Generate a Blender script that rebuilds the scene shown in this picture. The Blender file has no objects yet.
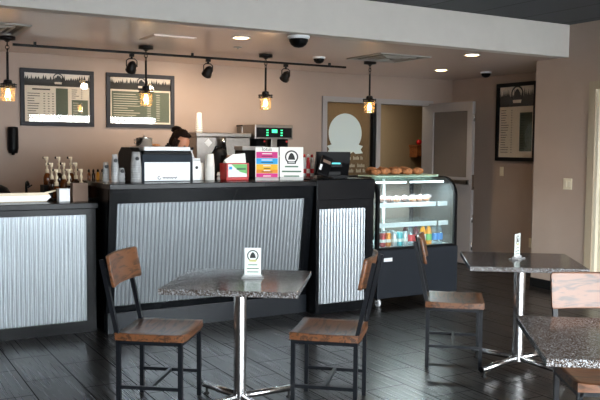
import bpy, bmesh, math, random
from mathutils import Vector, Matrix, Euler, noise
random.seed(7)
S = bpy.context.scene
COL = S.collection
PI = math.pi
rad = math.radians

# ------------------------------------------------------------------ materials
def lin(c):
    return tuple(((v/255)/12.92 if v/255 <= .04045 else ((v/255+.055)/1.055)**2.4) for v in c) + (1,)

MATS = {}
def mat(name, rgb, rough=.5, metal=0, spec=.5, var=0, vscale=8, bump=0, bscale=60, emit=None, estr=0, trans=0, coat=0, aniso=None):
    m = bpy.data.materials.new(name); m.use_nodes = True
    nt = m.node_tree; b = nt.nodes['Principled BSDF']
    b.inputs['Base Color'].default_value = lin(rgb)
    b.inputs['Roughness'].default_value = rough
    b.inputs['Metallic'].default_value = metal
    b.inputs['Specular IOR Level'].default_value = spec
    b.inputs['Transmission Weight'].default_value = trans
    b.inputs['Coat Weight'].default_value = coat
    if emit:
        b.inputs['Emission Color'].default_value = lin(emit); b.inputs['Emission Strength'].default_value = estr
    tc = nt.nodes.new('ShaderNodeTexCoord')
    if var:
        n = nt.nodes.new('ShaderNodeTexNoise'); n.inputs['Scale'].default_value = vscale; n.inputs['Detail'].default_value = 5
        nt.links.new(tc.outputs['Object'], n.inputs['Vector'])
        r = nt.nodes.new('ShaderNodeValToRGB')
        lo = tuple(max(0, c*(1-var)) for c in lin(rgb)[:3]) + (1,)
        hi = tuple(min(1, c*(1+var)) for c in lin(rgb)[:3]) + (1,)
        r.color_ramp.elements[0].position = .3; r.color_ramp.elements[1].position = .7
        r.color_ramp.elements[0].color = lo; r.color_ramp.elements[1].color = hi
        nt.links.new(n.outputs['Fac'], r.inputs['Fac']); nt.links.new(r.outputs['Color'], b.inputs['Base Color'])
    if bump:
        n2 = nt.nodes.new('ShaderNodeTexNoise'); n2.inputs['Scale'].default_value = bscale; n2.inputs['Detail'].default_value = 3
        nt.links.new(tc.outputs['Object'], n2.inputs['Vector'])
        bp = nt.nodes.new('ShaderNodeBump'); bp.inputs['Strength'].default_value = bump; bp.inputs['Distance'].default_value = .01
        nt.links.new(n2.outputs['Fac'], bp.inputs['Height']); nt.links.new(bp.outputs['Normal'], b.inputs['Normal'])
    MATS[name] = m
    return m

def thin_glass(name, tint=(255,255,255), rough=.02, f0=.04, opacity=0, body=(200,205,205)):
    """clear thin sheet: transparent + fresnel gloss (+ a little scattering body)"""
    m = bpy.data.materials.new(name); m.use_nodes = True
    nt = m.node_tree; nt.nodes.clear()
    out = nt.nodes.new('ShaderNodeOutputMaterial')
    tr = nt.nodes.new('ShaderNodeBsdfTransparent'); tr.inputs['Color'].default_value = lin(tint)
    gl = nt.nodes.new('ShaderNodeBsdfGlossy'); gl.inputs['Roughness'].default_value = rough
    geo = nt.nodes.new('ShaderNodeNewGeometry'); dot = nt.nodes.new('ShaderNodeVectorMath'); dot.operation = 'DOT_PRODUCT'
    nt.links.new(geo.outputs['Incoming'], dot.inputs[0]); nt.links.new(geo.outputs['Normal'], dot.inputs[1])
    def mth(op, a, b=None):
        n = nt.nodes.new('ShaderNodeMath'); n.operation = op
        if isinstance(a, float): n.inputs[0].default_value = a
        else: nt.links.new(a, n.inputs[0])
        if b is not None: n.inputs[1].default_value = b if isinstance(b, float) else 0
        if b is not None and not isinstance(b, float): nt.links.new(b, n.inputs[1])
        return n.outputs[0]
    k = mth('POWER', mth('SUBTRACT', 1.0, mth('ABSOLUTE', dot.outputs['Value'])), 5.0)
    mul = type('o', (), {'outputs': [mth('ADD', mth('MULTIPLY', k, 1-f0), f0)]})
    mx = nt.nodes.new('ShaderNodeMixShader')
    nt.links.new(mul.outputs[0], mx.inputs[0]); nt.links.new(tr.outputs[0], mx.inputs[1]); nt.links.new(gl.outputs[0], mx.inputs[2])
    last = mx
    if opacity:
        df = nt.nodes.new('ShaderNodeBsdfDiffuse'); df.inputs['Color'].default_value = lin(body)
        m2 = nt.nodes.new('ShaderNodeMixShader'); m2.inputs[0].default_value = opacity
        nt.links.new(mx.outputs[0], m2.inputs[1]); nt.links.new(df.outputs[0], m2.inputs[2]); last = m2
    nt.links.new(last.outputs[0], out.inputs['Surface'])
    MATS[name] = m
    return m

def granite():
    m = mat('granite', (90,84,80), .13, spec=.5)
    nt = m.node_tree; b = nt.nodes['Principled BSDF']
    tc = nt.nodes.new('ShaderNodeTexCoord')
    v = nt.nodes.new('ShaderNodeTexVoronoi'); v.inputs['Scale'].default_value = 300
    nt.links.new(tc.outputs['Object'], v.inputs['Vector'])
    n = nt.nodes.new('ShaderNodeTexNoise'); n.inputs['Scale'].default_value = 150; n.inputs['Detail'].default_value = 3
    nt.links.new(tc.outputs['Object'], n.inputs['Vector'])
    sep = nt.nodes.new('ShaderNodeSeparateColor'); nt.links.new(v.outputs['Color'], sep.inputs[0])
    mx = nt.nodes.new('ShaderNodeMix'); mx.data_type = 'FLOAT'; mx.inputs[0].default_value = .45
    nt.links.new(sep.outputs[0], mx.inputs[2]); nt.links.new(n.outputs['Fac'], mx.inputs[3])
    r = nt.nodes.new('ShaderNodeValToRGB'); r.color_ramp.interpolation = 'LINEAR'
    e = r.color_ramp.elements
    e[0].position = .26; e[0].color = lin((20,19,19)); e[1].position = .76; e[1].color = lin((158,162,166))
    a = e.new(.42); a.color = lin((56,47,42)); a2 = e.new(.58); a2.color = lin((88,76,68))
    nt.links.new(mx.outputs[0], r.inputs['Fac']); nt.links.new(r.outputs['Color'], b.inputs['Base Color'])
    return m

def wood(name, dark, light, axis='Y', rough=.4, scale=5.5, coat=.06):
    m = mat(name, light, rough, coat=coat)
    nt = m.node_tree; b = nt.nodes['Principled BSDF']
    b.inputs['Coat Roughness'].default_value = .22
    tc = nt.nodes.new('ShaderNodeTexCoord'); mp = nt.nodes.new('ShaderNodeMapping')
    mp.inputs['Scale'].default_value = {'Y': (6, .7, 6), 'X': (.7, 6, 6)}[axis]
    nt.links.new(tc.outputs['Object'], mp.inputs['Vector'])
    n = nt.nodes.new('ShaderNodeTexNoise'); n.inputs['Scale'].default_value = scale; n.inputs['Detail'].default_value = 6; n.inputs['Distortion'].default_value = 1.1
    nt.links.new(mp.outputs[0], n.inputs['Vector'])
    w = nt.nodes.new('ShaderNodeMath'); w.operation = 'MULTIPLY'; w.inputs[1].default_value = 5
    nt.links.new(n.outputs['Fac'], w.inputs[0])
    fr = nt.nodes.new('ShaderNodeMath'); fr.operation = 'PINGPONG'; fr.inputs[1].default_value = 1
    nt.links.new(w.outputs[0], fr.inputs[0])
    r = nt.nodes.new('ShaderNodeValToRGB')
    r.color_ramp.elements[0].position = .0; r.color_ramp.elements[0].color = lin(dark)
    r.color_ramp.elements[1].position = .55; r.color_ramp.elements[1].color = lin(light)
    nt.links.new(fr.outputs[0], r.inputs['Fac']); nt.links.new(r.outputs['Color'], b.inputs['Base Color'])
    return m

def floor_tile():
    m = mat('floor_tile', (52,50,50), .3, spec=.5)
    nt = m.node_tree; b = nt.nodes['Principled BSDF']
    tc = nt.nodes.new('ShaderNodeTexCoord'); mp = nt.nodes.new('ShaderNodeMapping')
    mp.inputs['Rotation'].default_value = (0, 0, rad(90)); mp.inputs['Location'].default_value = (.09, .245, 0)
    nt.links.new(tc.outputs['Object'], mp.inputs['Vector'])
    br = nt.nodes.new('ShaderNodeTexBrick'); br.offset = .5
    br.inputs['Scale'].default_value = 1; br.inputs['Brick Width'].default_value = .61; br.inputs['Row Height'].default_value = .308
    br.inputs['Mortar Size'].default_value = .004; br.inputs['Mortar Smooth'].default_value = .1; br.inputs['Bias'].default_value = 0
    br.inputs['Color1'].default_value = lin((31,29,28)); br.inputs['Color2'].default_value = lin((37,34,33)); br.inputs['Mortar'].default_value = lin((14,13,13))
    nt.links.new(mp.outputs[0], br.inputs['Vector'])
    ms = nt.nodes.new('ShaderNodeMapping'); ms.inputs['Scale'].default_value = (55, .6, 1)
    nt.links.new(tc.outputs['Object'], ms.inputs['Vector'])
    n = nt.nodes.new('ShaderNodeTexNoise'); n.inputs['Scale'].default_value = 2; n.inputs['Detail'].default_value = 4
    nt.links.new(ms.outputs[0], n.inputs['Vector'])
    r = nt.nodes.new('ShaderNodeValToRGB'); r.color_ramp.elements[0].position = .3; r.color_ramp.elements[1].position = .72
    r.color_ramp.elements[0].color = (.72,.72,.72,1); r.color_ramp.elements[1].color = (1.25,1.25,1.25,1)
    nt.links.new(n.outputs['Fac'], r.inputs['Fac'])
    mx = nt.nodes.new('ShaderNodeMix'); mx.data_type = 'RGBA'; mx.blend_type = 'MULTIPLY'; mx.inputs[0].default_value = 1
    nt.links.new(br.outputs['Color'], mx.inputs[6]); nt.links.new(r.outputs['Color'], mx.inputs[7])
    nt.links.new(mx.outputs[2], b.inputs['Base Color'])
    mr = nt.nodes.new('ShaderNodeMapRange'); mr.inputs[3].default_value = .2; mr.inputs[4].default_value = .38
    nt.links.new(n.outputs['Fac'], mr.inputs[0])
    ad = nt.nodes.new('ShaderNodeMath'); ad.operation = 'MULTIPLY_ADD'; ad.inputs[1].default_value = .5
    nt.links.new(br.outputs['Fac'], ad.inputs[0]); nt.links.new(mr.outputs[0], ad.inputs[2]); nt.links.new(ad.outputs[0], b.inputs['Roughness'])
    sp = nt.nodes.new('ShaderNodeMath'); sp.operation = 'MULTIPLY_ADD'; sp.inputs[1].default_value = -.25; sp.inputs[2].default_value = .27
    nt.links.new(br.outputs['Fac'], sp.inputs[0]); nt.links.new(sp.outputs[0], b.inputs['Specular IOR Level'])
    bp = nt.nodes.new('ShaderNodeBump'); bp.inputs['Strength'].default_value = .12; bp.inputs['Distance'].default_value = .003
    inv = nt.nodes.new('ShaderNodeMath'); inv.operation = 'SUBTRACT'
    nt.links.new(n.outputs['Fac'], inv.inputs[0]); nt.links.new(br.outputs['Fac'], inv.inputs[1])
    nt.links.new(inv.outputs[0], bp.inputs['Height']); nt.links.new(bp.outputs['Normal'], b.inputs['Normal'])
    return m

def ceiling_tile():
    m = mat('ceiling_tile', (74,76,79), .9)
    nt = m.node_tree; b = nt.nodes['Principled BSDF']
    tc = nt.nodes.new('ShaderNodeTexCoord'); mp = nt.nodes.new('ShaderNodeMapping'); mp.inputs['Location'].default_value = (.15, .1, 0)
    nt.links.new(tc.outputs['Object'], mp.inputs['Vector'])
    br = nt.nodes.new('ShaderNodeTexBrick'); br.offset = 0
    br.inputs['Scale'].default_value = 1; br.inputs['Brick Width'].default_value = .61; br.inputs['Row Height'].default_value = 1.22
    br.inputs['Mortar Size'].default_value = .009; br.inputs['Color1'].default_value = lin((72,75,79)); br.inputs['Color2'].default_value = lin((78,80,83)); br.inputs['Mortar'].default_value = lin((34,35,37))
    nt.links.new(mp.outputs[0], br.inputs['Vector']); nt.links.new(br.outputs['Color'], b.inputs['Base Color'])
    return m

granite()
wood('walnut_seat', (46,29,18), (102,64,39), 'Y')
wood('walnut_back', (46,29,18), (102,64,39), 'Y')
wood('oak_shelf', (110,62,30), (150,90,48), 'X', .5, coat=0)
floor_tile(); ceiling_tile()
mat('wall_paint', (163,143,130), .55, var=.03, vscale=3)
mat('soffit_paint', (208,202,194), .6, var=.02)
mat('low_ceiling_paint', (230,210,198), .26, spec=.7)
mat('backroom_paint', (146,126,98), .7)
mat('black_paint', (11,12,14), .24, spec=.15)
mat('black_laminate', (12,14,17), .22, spec=.16)
mat('case_black', (30,34,40), .4, spec=.2)
mat('plinth_paint', (28,32,37), .28, spec=.25)
mat('galvanized_steel', (184,190,194), .22, .72)
mat('black_steel', (18,20,24), .35, spec=.25)
mat('chrome', (200,200,200), .24, 1)
mat('brushed_steel', (138,132,126), .28, 1, var=.08, vscale=30)
mat('black_plastic', (11,11,13), .45, spec=.12)
mat('black_rubber', (14,14,14), .8)
mat('matte_black', (13,13,14), .55, spec=.25)
mat('white_plastic', (236,238,240), .35)
mat('white_paper', (238,238,234), .7)
mat('cream_plastic', (224,206,176), .4)
mat('cream_paint', (214,204,182), .45)
mat('casing_paint', (166,150,128), .45)
mat('grey_metal', (160,154,152), .45, .2)
mat('menu_frame', (50,52,58), .5, spec=.15)
mat('machine_grey', (46,52,60), .6, spec=.1)
mat('menu_beige', (226,213,192), .6)
mat('menu_sky', (220,208,192), .6, var=.12, vscale=6)
mat('menu_tree', (58,56,52), .7)
mat('menu_green', (86,96,76), .6)
mat('ink', (44,42,40), .7)
mat('green_ink', (74,108,84), .7)
mat('badge_black', (24,26,26), .6)
mat('badge_cream', (196,184,120), .6)
mat('magenta_print', (204,44,128), .6)
mat('sky_blue_print', (44,164,222), .6)
mat('yellow_print', (236,184,40), .6)
mat('orange_print', (228,142,38), .6)
mat('red_plastic', (196,28,30), .4)
mat('green_print', (112,190,108), .6)
mat('taupe_box', (128,104,88), .7)
mat('paper_cup', (232,228,220), .6)
mat('clear_cup_print', (50,52,54), .5)
mat('baked_crust', (172,112,68), .7, var=.45, vscale=45, bump=.5)
mat('baked_filling', (96,52,28), .7, var=.4, vscale=60)
mat('tray_green', (176,206,184), .3)
mat('orange_juice', (240,158,22), .3)
mat('red_label', (206,36,48), .45)
mat('teal_label', (76,176,186), .4)
mat('can_silver', (196,204,210), .3, .6)
mat('can_red', (176,46,52), .35, .4)
mat('can_orange', (220,136,34), .35, .4)
mat('purple_cap', (92,70,176), .4)
mat('green_cap', (70,160,80), .4)
mat('blue_label', (64,140,216), .4)
mat('dark_soda', (84,20,34), .25)
mat('syrup_amber', (96,50,20), .15)
mat('syrup_dark', (46,24,14), .15)
mat('shelf_white', (214,218,222), .35)
mat('case_liner', (138,132,124), .4)
mat('skin', (196,132,100), .5)
mat('lip', (160,84,74), .5)
mat('eye_dark', (30,22,18), .3)
mat('hair', (30,19,14), .85, spec=.1, var=.4, vscale=60)
mat('hair_tie', (120,70,30), .7)
mat('shirt_black', (26,26,28), .85, var=.15)
mat('apron', (52,44,40), .85)
mat('frosted_vinyl', (206,216,210), .8)
mat('faded_vinyl', (150,142,124), .8)
mat('bulb_glow', (255,214,150), .4, emit=(255,200,120), estr=30)
mat('downlight_glow', (255,240,214), .4, emit=(255,236,204), estr=7)
mat('led_strip', (255,255,255), .4, emit=(236,244,255), estr=7)
mat('track_glow', (255,230,190), .4, emit=(255,222,170), estr=5)
mat('cyan_display', (40,200,210), .4, emit=(40,214,220), estr=1.3)
mat('green_display', (60,230,150), .4, emit=(60,240,160), estr=1.6)
mat('bronze_black', (24,22,22), .45, .5)
mat('vent_grey', (150,146,140), .5)
mat('vent_dark', (60,56,54), .7)
mat('switch_ivory', (214,202,176), .45)
mat('asphalt', (150,152,154), .95)
thin_glass('jar_glass', (252,244,230), .02, .06, .07, (240,214,170))
thin_glass('clear_glass', (252,254,254), .01, .04)
thin_glass('case_glass', (244,250,249), .01, .05, .02, (210,220,225))
thin_glass('door_glass', (200,194,186), .05, .05, .42, (150,140,132))
thin_glass('partition_glass', (222,216,206), .02, .04, .12, (120,110,98))
thin_glass('picture_glass', (252,252,252), .015, .032)
thin_glass('clear_plastic', (246,248,248), .1, .12, .26, (245,245,245))
thin_glass('pet_plastic', (232,244,250), .05, .06, .15, (214,228,236))
thin_glass('wrap_film', (246,246,246), .15, .08, .10, (232,232,236))

# ------------------------------------------------------------------ mesh builder
class MB:
    def __init__(s, m='black_paint'):
        s.bm = bmesh.new(); s.mats = []; s.use(m)
    def use(s, m):
        if m not in s.mats: s.mats.append(m)
        s.i = s.mats.index(m); return s
    def _fin(s, f0, smooth=False):
        s.bm.faces.ensure_lookup_table()
        for k in range(f0, len(s.bm.faces)):
            f = s.bm.faces[k]; f.material_index = s.i; f.smooth = smooth
    def faces(s, vs, fs, smooth=False, M=None):
        f0 = len(s.bm.faces)
        V = [s.bm.verts.new((M @ Vector(v)) if M else v) for v in vs]
        for f in fs:
            try: s.bm.faces.new([V[i] for i in f])
            except ValueError: pass
        s._fin(f0, smooth); return s
    def box(s, x0, x1, y0, y1, z0, z1, bev=0, M=None):
        if bev:
            t = bmesh.new(); bmesh.ops.create_cube(t, size=1)
            for v in t.verts: v.co = Vector(((x0+x1)/2 + v.co.x*(x1-x0), (y0+y1)/2 + v.co.y*(y1-y0), (z0+z1)/2 + v.co.z*(z1-z0)))
            bmesh.ops.bevel(t, geom=list(t.edges), offset=bev, segments=2, affect='EDGES', profile=.5)
            t.verts.index_update()
            s.faces([v.co.copy() for v in t.verts], [[v.index for v in f.verts] for f in t.faces], False, M); t.free(); return s
        vs = [(x, y, z) for x in (x0, x1) for y in (y0, y1) for z in (z0, z1)]
        return s.faces(vs, [(0,1,3,2), (4,6,7,5), (0,4,5,1), (2,3,7,6), (0,2,6,4), (1,5,7,3)], False, M)
    def bar(s, a, b, w, h=None, up=(0,0,1)):
        """square section bar from a to b"""
        a, b = Vector(a), Vector(b); h = h or w; d = (b-a).normalized(); u = Vector(up)
        if abs(d.dot(u)) > .98: u = Vector((1, 0, 0))
        r = d.cross(u).normalized(); u = r.cross(d)
        vs = []
        for p in (a, b):
            for i, j in ((-1,-1), (1,-1), (1,1), (-1,1)): vs.append(p + r*i*w/2 + u*j*h/2)
        return s.faces(vs, [(0,1,2,3), (7,6,5,4), (0,4,5,1), (1,5,6,2), (2,6,7,3), (3,7,4,0)])
    def cone(s, a, b, r0, r1, n=20, cap=True, smooth=True):
        a, b = Vector(a), Vector(b); d = (b-a).normalized(); u = Vector((0,0,1)) if abs(d.z) < .95 else Vector((1,0,0))
        r = d.cross(u).normalized(); u = r.cross(d)
        vs = []
        for p, q in ((a, r0), (b, r1)):
            for k in range(n): t = 2*PI*k/n; vs.append(p + (r*math.cos(t) + u*math.sin(t))*q)
        s.faces(vs, [(k, (k+1) % n, n+(k+1) % n, n+k) for k in range(n)], smooth)
        if cap:
            s.faces(vs[:n], [list(range(n))[::-1]]); s.faces(vs[n:], [list(range(n))])
        return s
    def tube(s, pts, r, n=8, closed=False):
        pts = [Vector(p) for p in pts]; N = len(pts); vs = []
        pu = None
        for i, p in enumerate(pts):
            q0 = pts[i-1] if (i or closed) else p; q1 = pts[(i+1) % N] if (i < N-1 or closed) else p
            d = (q1-q0).normalized()
            if pu is None:
                u = Vector((0,0,1)) if abs(d.z) < .9 else Vector((1,0,0))
            else: u = pu
            rr = d.cross(u).normalized(); u = rr.cross(d); pu = u
            for k in range(n): t = 2*PI*k/n; vs.append(p + (rr*math.cos(t) + u*math.sin(t))*r)
        fs = []
        for i in range(N if closed else N-1):
            j = (i+1) % N
            fs += [(i*n+k, i*n+(k+1) % n, j*n+(k+1) % n, j*n+k) for k in range(n)]
        s.faces(vs, fs, True)
        if not closed: s.faces(vs[:n], [list(range(n))[::-1]]); s.faces(vs[-n:], [list(range(n))])
        return s
    def lathe(s, prof, c=(0,0,0), n=20, smooth=True, M=None):
        vs = []
        for r, z in prof:
            for k in range(n): t = 2*PI*k/n; vs.append((c[0]+r*math.cos(t), c[1]+r*math.sin(t), c[2]+z))
        fs = [(i*n+k, i*n+(k+1) % n, (i+1)*n+(k+1) % n, (i+1)*n+k) for i in range(len(prof)-1) for k in range(n)]
        s.faces(vs, fs, smooth, M)
        if prof[0][0] > 1e-4: s.faces(vs[:n], [list(range(n))[::-1]], False, M)
        if prof[-1][0] > 1e-4: s.faces(vs[-n:], [list(range(n))], False, M)
        return s
    def prism(s, poly, axis, lo, hi, M=None):
        """poly of 2-D points extruded along axis 'x','y' or 'z'"""
        f = {'x': lambda p, t: (t, p[0], p[1]), 'y': lambda p, t: (p[0], t, p[1]), 'z': lambda p, t: (p[0], p[1], t)}[axis]
        n = len(poly); vs = [f(p, lo) for p in poly] + [f(p, hi) for p in poly]
        return s.faces(vs, [list(range(n))[::-1], list(range(n, 2*n))] + [(k, (k+1) % n, n+(k+1) % n, n+k) for k in range(n)], False, M)
    def ball(s, c, r, seg=16, rings=10, sc=(1,1,1), fn=None):
        prof = [(math.sin(PI*i/rings), -math.cos(PI*i/rings)) for i in range(rings+1)]
        vs = []
        for q, z in prof:
            for k in range(seg):
                t = 2*PI*k/seg; v = Vector((q*math.cos(t), q*math.sin(t), z))
                if fn: v = fn(v)
                vs.append((c[0]+r*sc[0]*v.x, c[1]+r*sc[1]*v.y, c[2]+r*sc[2]*v.z))
        return s.faces(vs, [(i*seg+k, i*seg+(k+1) % seg, (i+1)*seg+(k+1) % seg, (i+1)*seg+k) for i in range(rings) for k in range(seg)], True)
    def build(s, name, parent=None, label=None, loc=None, rz=0):
        bmesh.ops.remove_doubles(s.bm, verts=s.bm.verts, dist=1e-6)
        bmesh.ops.recalc_face_normals(s.bm, faces=s.bm.faces)
        me = bpy.data.meshes.new(name); s.bm.to_mesh(me); s.bm.free()
        for m in s.mats: me.materials.append(MATS[m])
        o = bpy.data.objects.new(name, me); COL.objects.link(o)
        if parent: o.parent = parent
        if label: o['label'] = label
        if loc: o.location = loc
        o.rotation_euler.z = rz
        return o

def empty(name, loc, rz=0):
    o = bpy.data.objects.new(name, None); COL.objects.link(o)
    o.location = loc; o.rotation_euler.z = rz; o.empty_display_size = .1
    return o
def tag(o, label=None, cat=None, group=None, kind=None):
    if label: o['label'] = label
    if cat: o['category'] = cat
    if group: o['group'] = group
    if kind: o['kind'] = kind
    return o
def thing(name, label, cat, loc, rz=0, group=None):
    return tag(empty(name, loc, rz), label, cat, group)
def struct(mb, name):
    return tag(mb.build(name), kind='structure')
def copy_tree(o, parent=None):
    c = o.copy(); COL.objects.link(c)
    if parent: c.parent = parent
    for ch in list(o.children): copy_tree(ch, c)
    return c
def dup(src, loc, rz, label, group=None):
    c = copy_tree(src); c.location = loc; c.rotation_euler.z = rz; c['label'] = label
    if group: c['group'] = group
    return c
def lettering(txt, size, material, parent, loc, rot=(rad(90), 0, 0), name='lettering', align='CENTER', mirror=False, depth=.0004):
    cu = bpy.data.curves.new(name, 'FONT'); cu.body = txt; cu.size = size; cu.align_x = align; cu.extrude = depth; cu.resolution_u = 3
    t = bpy.data.objects.new(name+'_tmp', cu)
    me = bpy.data.meshes.new_from_object(t)
    bpy.data.objects.remove(t)
    me.name = name
    me.materials.clear(); me.materials.append(MATS[material])
    if mirror:
        for v in me.vertices: v.co.x = -v.co.x
    o = bpy.data.objects.new(name, me); COL.objects.link(o); o.parent = parent; o.location = loc; o.rotation_euler = rot
    return o

# ------------------------------------------------------------------ room
XR, XN, YB, YA, YS, YF, XL = 6.70, 7.60, 8.81, 6.37, 5.92, -.75, -4.2
ZL, ZH = 2.52, 2.86
f = MB('floor_tile'); f.box(XL-.2, 9.9, YF-.2, 10.7, -.1, 0); struct(f, 'floor')

w = MB('wall_paint')                              # back wall, openings for partition and doorway
PX0, PX1, DX1, PT = 5.40, 6.29, 7.20, 2.21
w.box(XL, PX0, YB, YB+.12, 0, ZL); w.box(PX0, DX1, YB, YB+.12, PT, ZL); w.box(DX1, XN, YB, YB+.12, 0, ZL); w.box(PX0, PX1, YB, YB+.12, 0, .25)
struct(w, 'wall_back')
w = MB('wall_paint'); w.box(XN, XN+.12, YA-.0, YB+.12, 0, ZL); struct(w, 'wall_alcove')
DY0, DY1, DZ = 4.62, 5.54, 2.16                   # door in the right wall
w = MB('wall_paint')
w.box(XR, XR+.15, YS, YA, 0, ZL); w.box(XR, XR+.15, DY1, YS, 0, ZH); w.box(XR, XR+.15, DY0, DY1, DZ, ZH); w.box(XR, XR+.15, YF, DY0, 0, ZH)
w.box(XR+.15, XN+.12, YA-.12, YA, 0, ZL)
struct(w, 'wall_right')
w = MB('wall_paint'); w.box(XL-.12, XL, YF, YB+.12, 0, ZH); struct(w, 'wall_left')
# window wall on the street side, behind the camera
w = MB('wall_paint'); w.box(XL, XR+.15, YF-.14, YF, 0, .1); w.box(XL, XR+.15, YF-.14, YF, 2.28, ZH)
wins = [(.1, 1.8), (1.86, 3.5), (3.56, 6.62)]
prev = XL
for a, b in wins + [(XR+.15, 0)]:
    w.box(prev, a, YF-.14, YF, .1, 2.28); prev = b
struct(w, 'wall_front')
for i, (a, b) in enumerate(wins):
    g = MB('grey_metal'); t = .05
    g.box(a, a+t, YF-.1, YF-.04, .1, 2.28); g.box(b-t, b, YF-.1, YF-.04, .1, 2.28); g.box(a+t, b-t, YF-.1, YF-.04, .1, .1+t); g.box(a+t, b-t, YF-.1, YF-.04, 2.28-t, 2.28)
    fr = tag(g.build('window_%d' % (i+2)), kind='structure')
    p = MB('clear_glass'); p.box(a+t, b-t, YF-.075, YF-.069, .1+t, 2.28-t); p.build('pane', fr)

c = MB('low_ceiling_paint'); c.box(XL, XN+.12, YS+.14, YB+.12, ZL, ZL+.1); struct(c, 'ceiling')
c = MB('ceiling_tile'); c.box(XL-.12, XR+.15, YF-.14, YS+.14, ZH, ZH+.1); o = struct(c, 'ceiling')
w = MB('soffit_paint'); w.box(XL, XR, YS, YS+.14, ZL, ZH); struct(w, 'wall_soffit')
# room beyond the doorway
w = MB('backroom_paint'); w.box(3.2, 9.8, 10.5, 10.62, 0, ZL); w.box(3.1, 3.2, YB+.12, 10.62, 0, ZL); w.box(9.8, 9.9, YB+.12, 10.62, 0, ZL); w.box(XN, 9.8, YB+.0, YB+.12, 0, ZL)
struct(w, 'wall_backroom')
c = MB('backroom_paint'); c.box(3.1, 9.9, YB+.12, 10.62, ZL, ZL+.1); struct(c, 'ceiling')

bb = MB('matte_black'); bb.box(XR-.012, XR, YF, DY0-.09, 0, .1); bb.box(XR-.012, XR, DY1+.09, YA, 0, .1); struct(bb, 'baseboard_right')
bb = MB('matte_black'); bb.box(XN-.012, XN, YA, YB, 0, .1); struct(bb, 'baseboard_alcove')
bb = MB('matte_black'); bb.box(DX1+.06, XN-.012, YB-.012, YB, 0, .1); struct(bb, 'baseboard_back')

# glazed partition beside the open doorway
g = MB('grey_metal'); T = .07
g.box(PX0, PX0+T, YB-.03, YB+.13, .25, PT); g.box(PX1-T/2, PX1+T/2, YB-.03, YB+.13, 0, PT); g.box(DX1-T/2, DX1+.03, YB-.03, YB+.13, 0, PT)
g.box(PX0+T, PX1-T/2, YB-.03, YB+.13, PT-T, PT); g.box(PX1+T/2, DX1-T/2, YB-.03, YB+.13, PT-T, PT); g.box(PX0+T, PX1-T/2, YB-.03, YB+.13, .25, .32)
o = tag(g.build('window_1'), kind='structure')
p = MB('partition_glass'); p.box(PX0+T, PX1-T/2, YB+.045, YB+.053, .32, PT-T); p.build('pane', o)
p = MB('matte_black'); p.box(PX1-.085, PX1-T/2, YB-.02, YB+.04, .32, PT-T); p.build('gasket', o)
# round decal with a ribbon at its foot, seen from behind
d = MB('frosted_vinyl'); cx, cz, R = 5.80, 1.735, .262
pts = [(cx+R*math.cos(t), cz+R*math.sin(t)) for t in [rad(-35+250*k/40) for k in range(41)]]
pts += [(cx-.285, cz-.17), (cx-.25, cz-.215), (cx-.285, cz-.265), (cx-.17, cz-.275), (cx-.13, cz-.245), (cx-.05, cz-.29), (cx+.05, cz-.29), (cx+.13, cz-.245), (cx+.17, cz-.275), (cx+.285, cz-.265), (cx+.25, cz-.215), (cx+.285, cz-.17)]
d.prism(pts, 'y', YB+.041, YB+.0435)
dec = d.build('decal', o, 'pale round frosted decal on the glass')
d = MB('faded_vinyl')
for zz, words in ((1.40, ((5.86, .05), (5.93, .10), (6.05, .05))), (1.30, ((5.84, .13), (6.0, .13))), (1.23, ((5.84, .11), (5.98, .09), (6.09, .05)))):
    for x0, ww in words:
        n = int(ww/.02)
        for k in range(n): d.box(x0+.02*k, x0+.02*k+.014, YB+.041, YB+.0435, zz-.018, zz+(.018 if k % 3 else .03))
d.build('lettering', o, 'rows of small mirrored lettering')
# open glazed door leaf, swung out from the doorway
dl = empty('door_1', (DX1-.005, YB-.03, 0), rad(-90)); tag(dl, kind='structure')
LW, LH = .90, 2.165
g = MB('casing_paint'); g.use('grey_metal')
g.box(0, .10, -.045, 0, .01, LH); g.box(LW-.10, LW, -.045, 0, .01, LH); g.box(.1, LW-.1, -.045, 0, LH-.12, LH); g.box(.1, LW-.1, -.045, 0, .01, 1.16)
fr = g.build('door_frame', dl)
p = MB('door_glass'); p.box(.1, LW-.1, -.026, -.02, 1.16, LH-.12); p.build('pane', dl)
p = MB('brushed_steel'); p.bar((.06, -.085, 1.10), (LW-.04, -.085, 1.10), .035, .05); p.box(.05, .10, -.1, -.045, 1.07, 1.13); p.box(LW-.1, LW-.04, -.1, -.045, 1.07, 1.13); p.build('push_bar', dl)
for z in (.25, .62, 1.95):
    p = MB('chrome'); p.cone((LW+.006, -.02, z-.05), (LW+.006, -.02, z+.05), .01, .01, 10); p.build('edge_bolt', dl)
p = MB('chrome'); p.box(LW-.003, LW+.006, -.04, -.005, 1.0, 1.2); p.cone((LW-.06, .0, 1.02), (LW-.06, .05, 1.02), .02, .02, 12); p.build('latch', dl)
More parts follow.
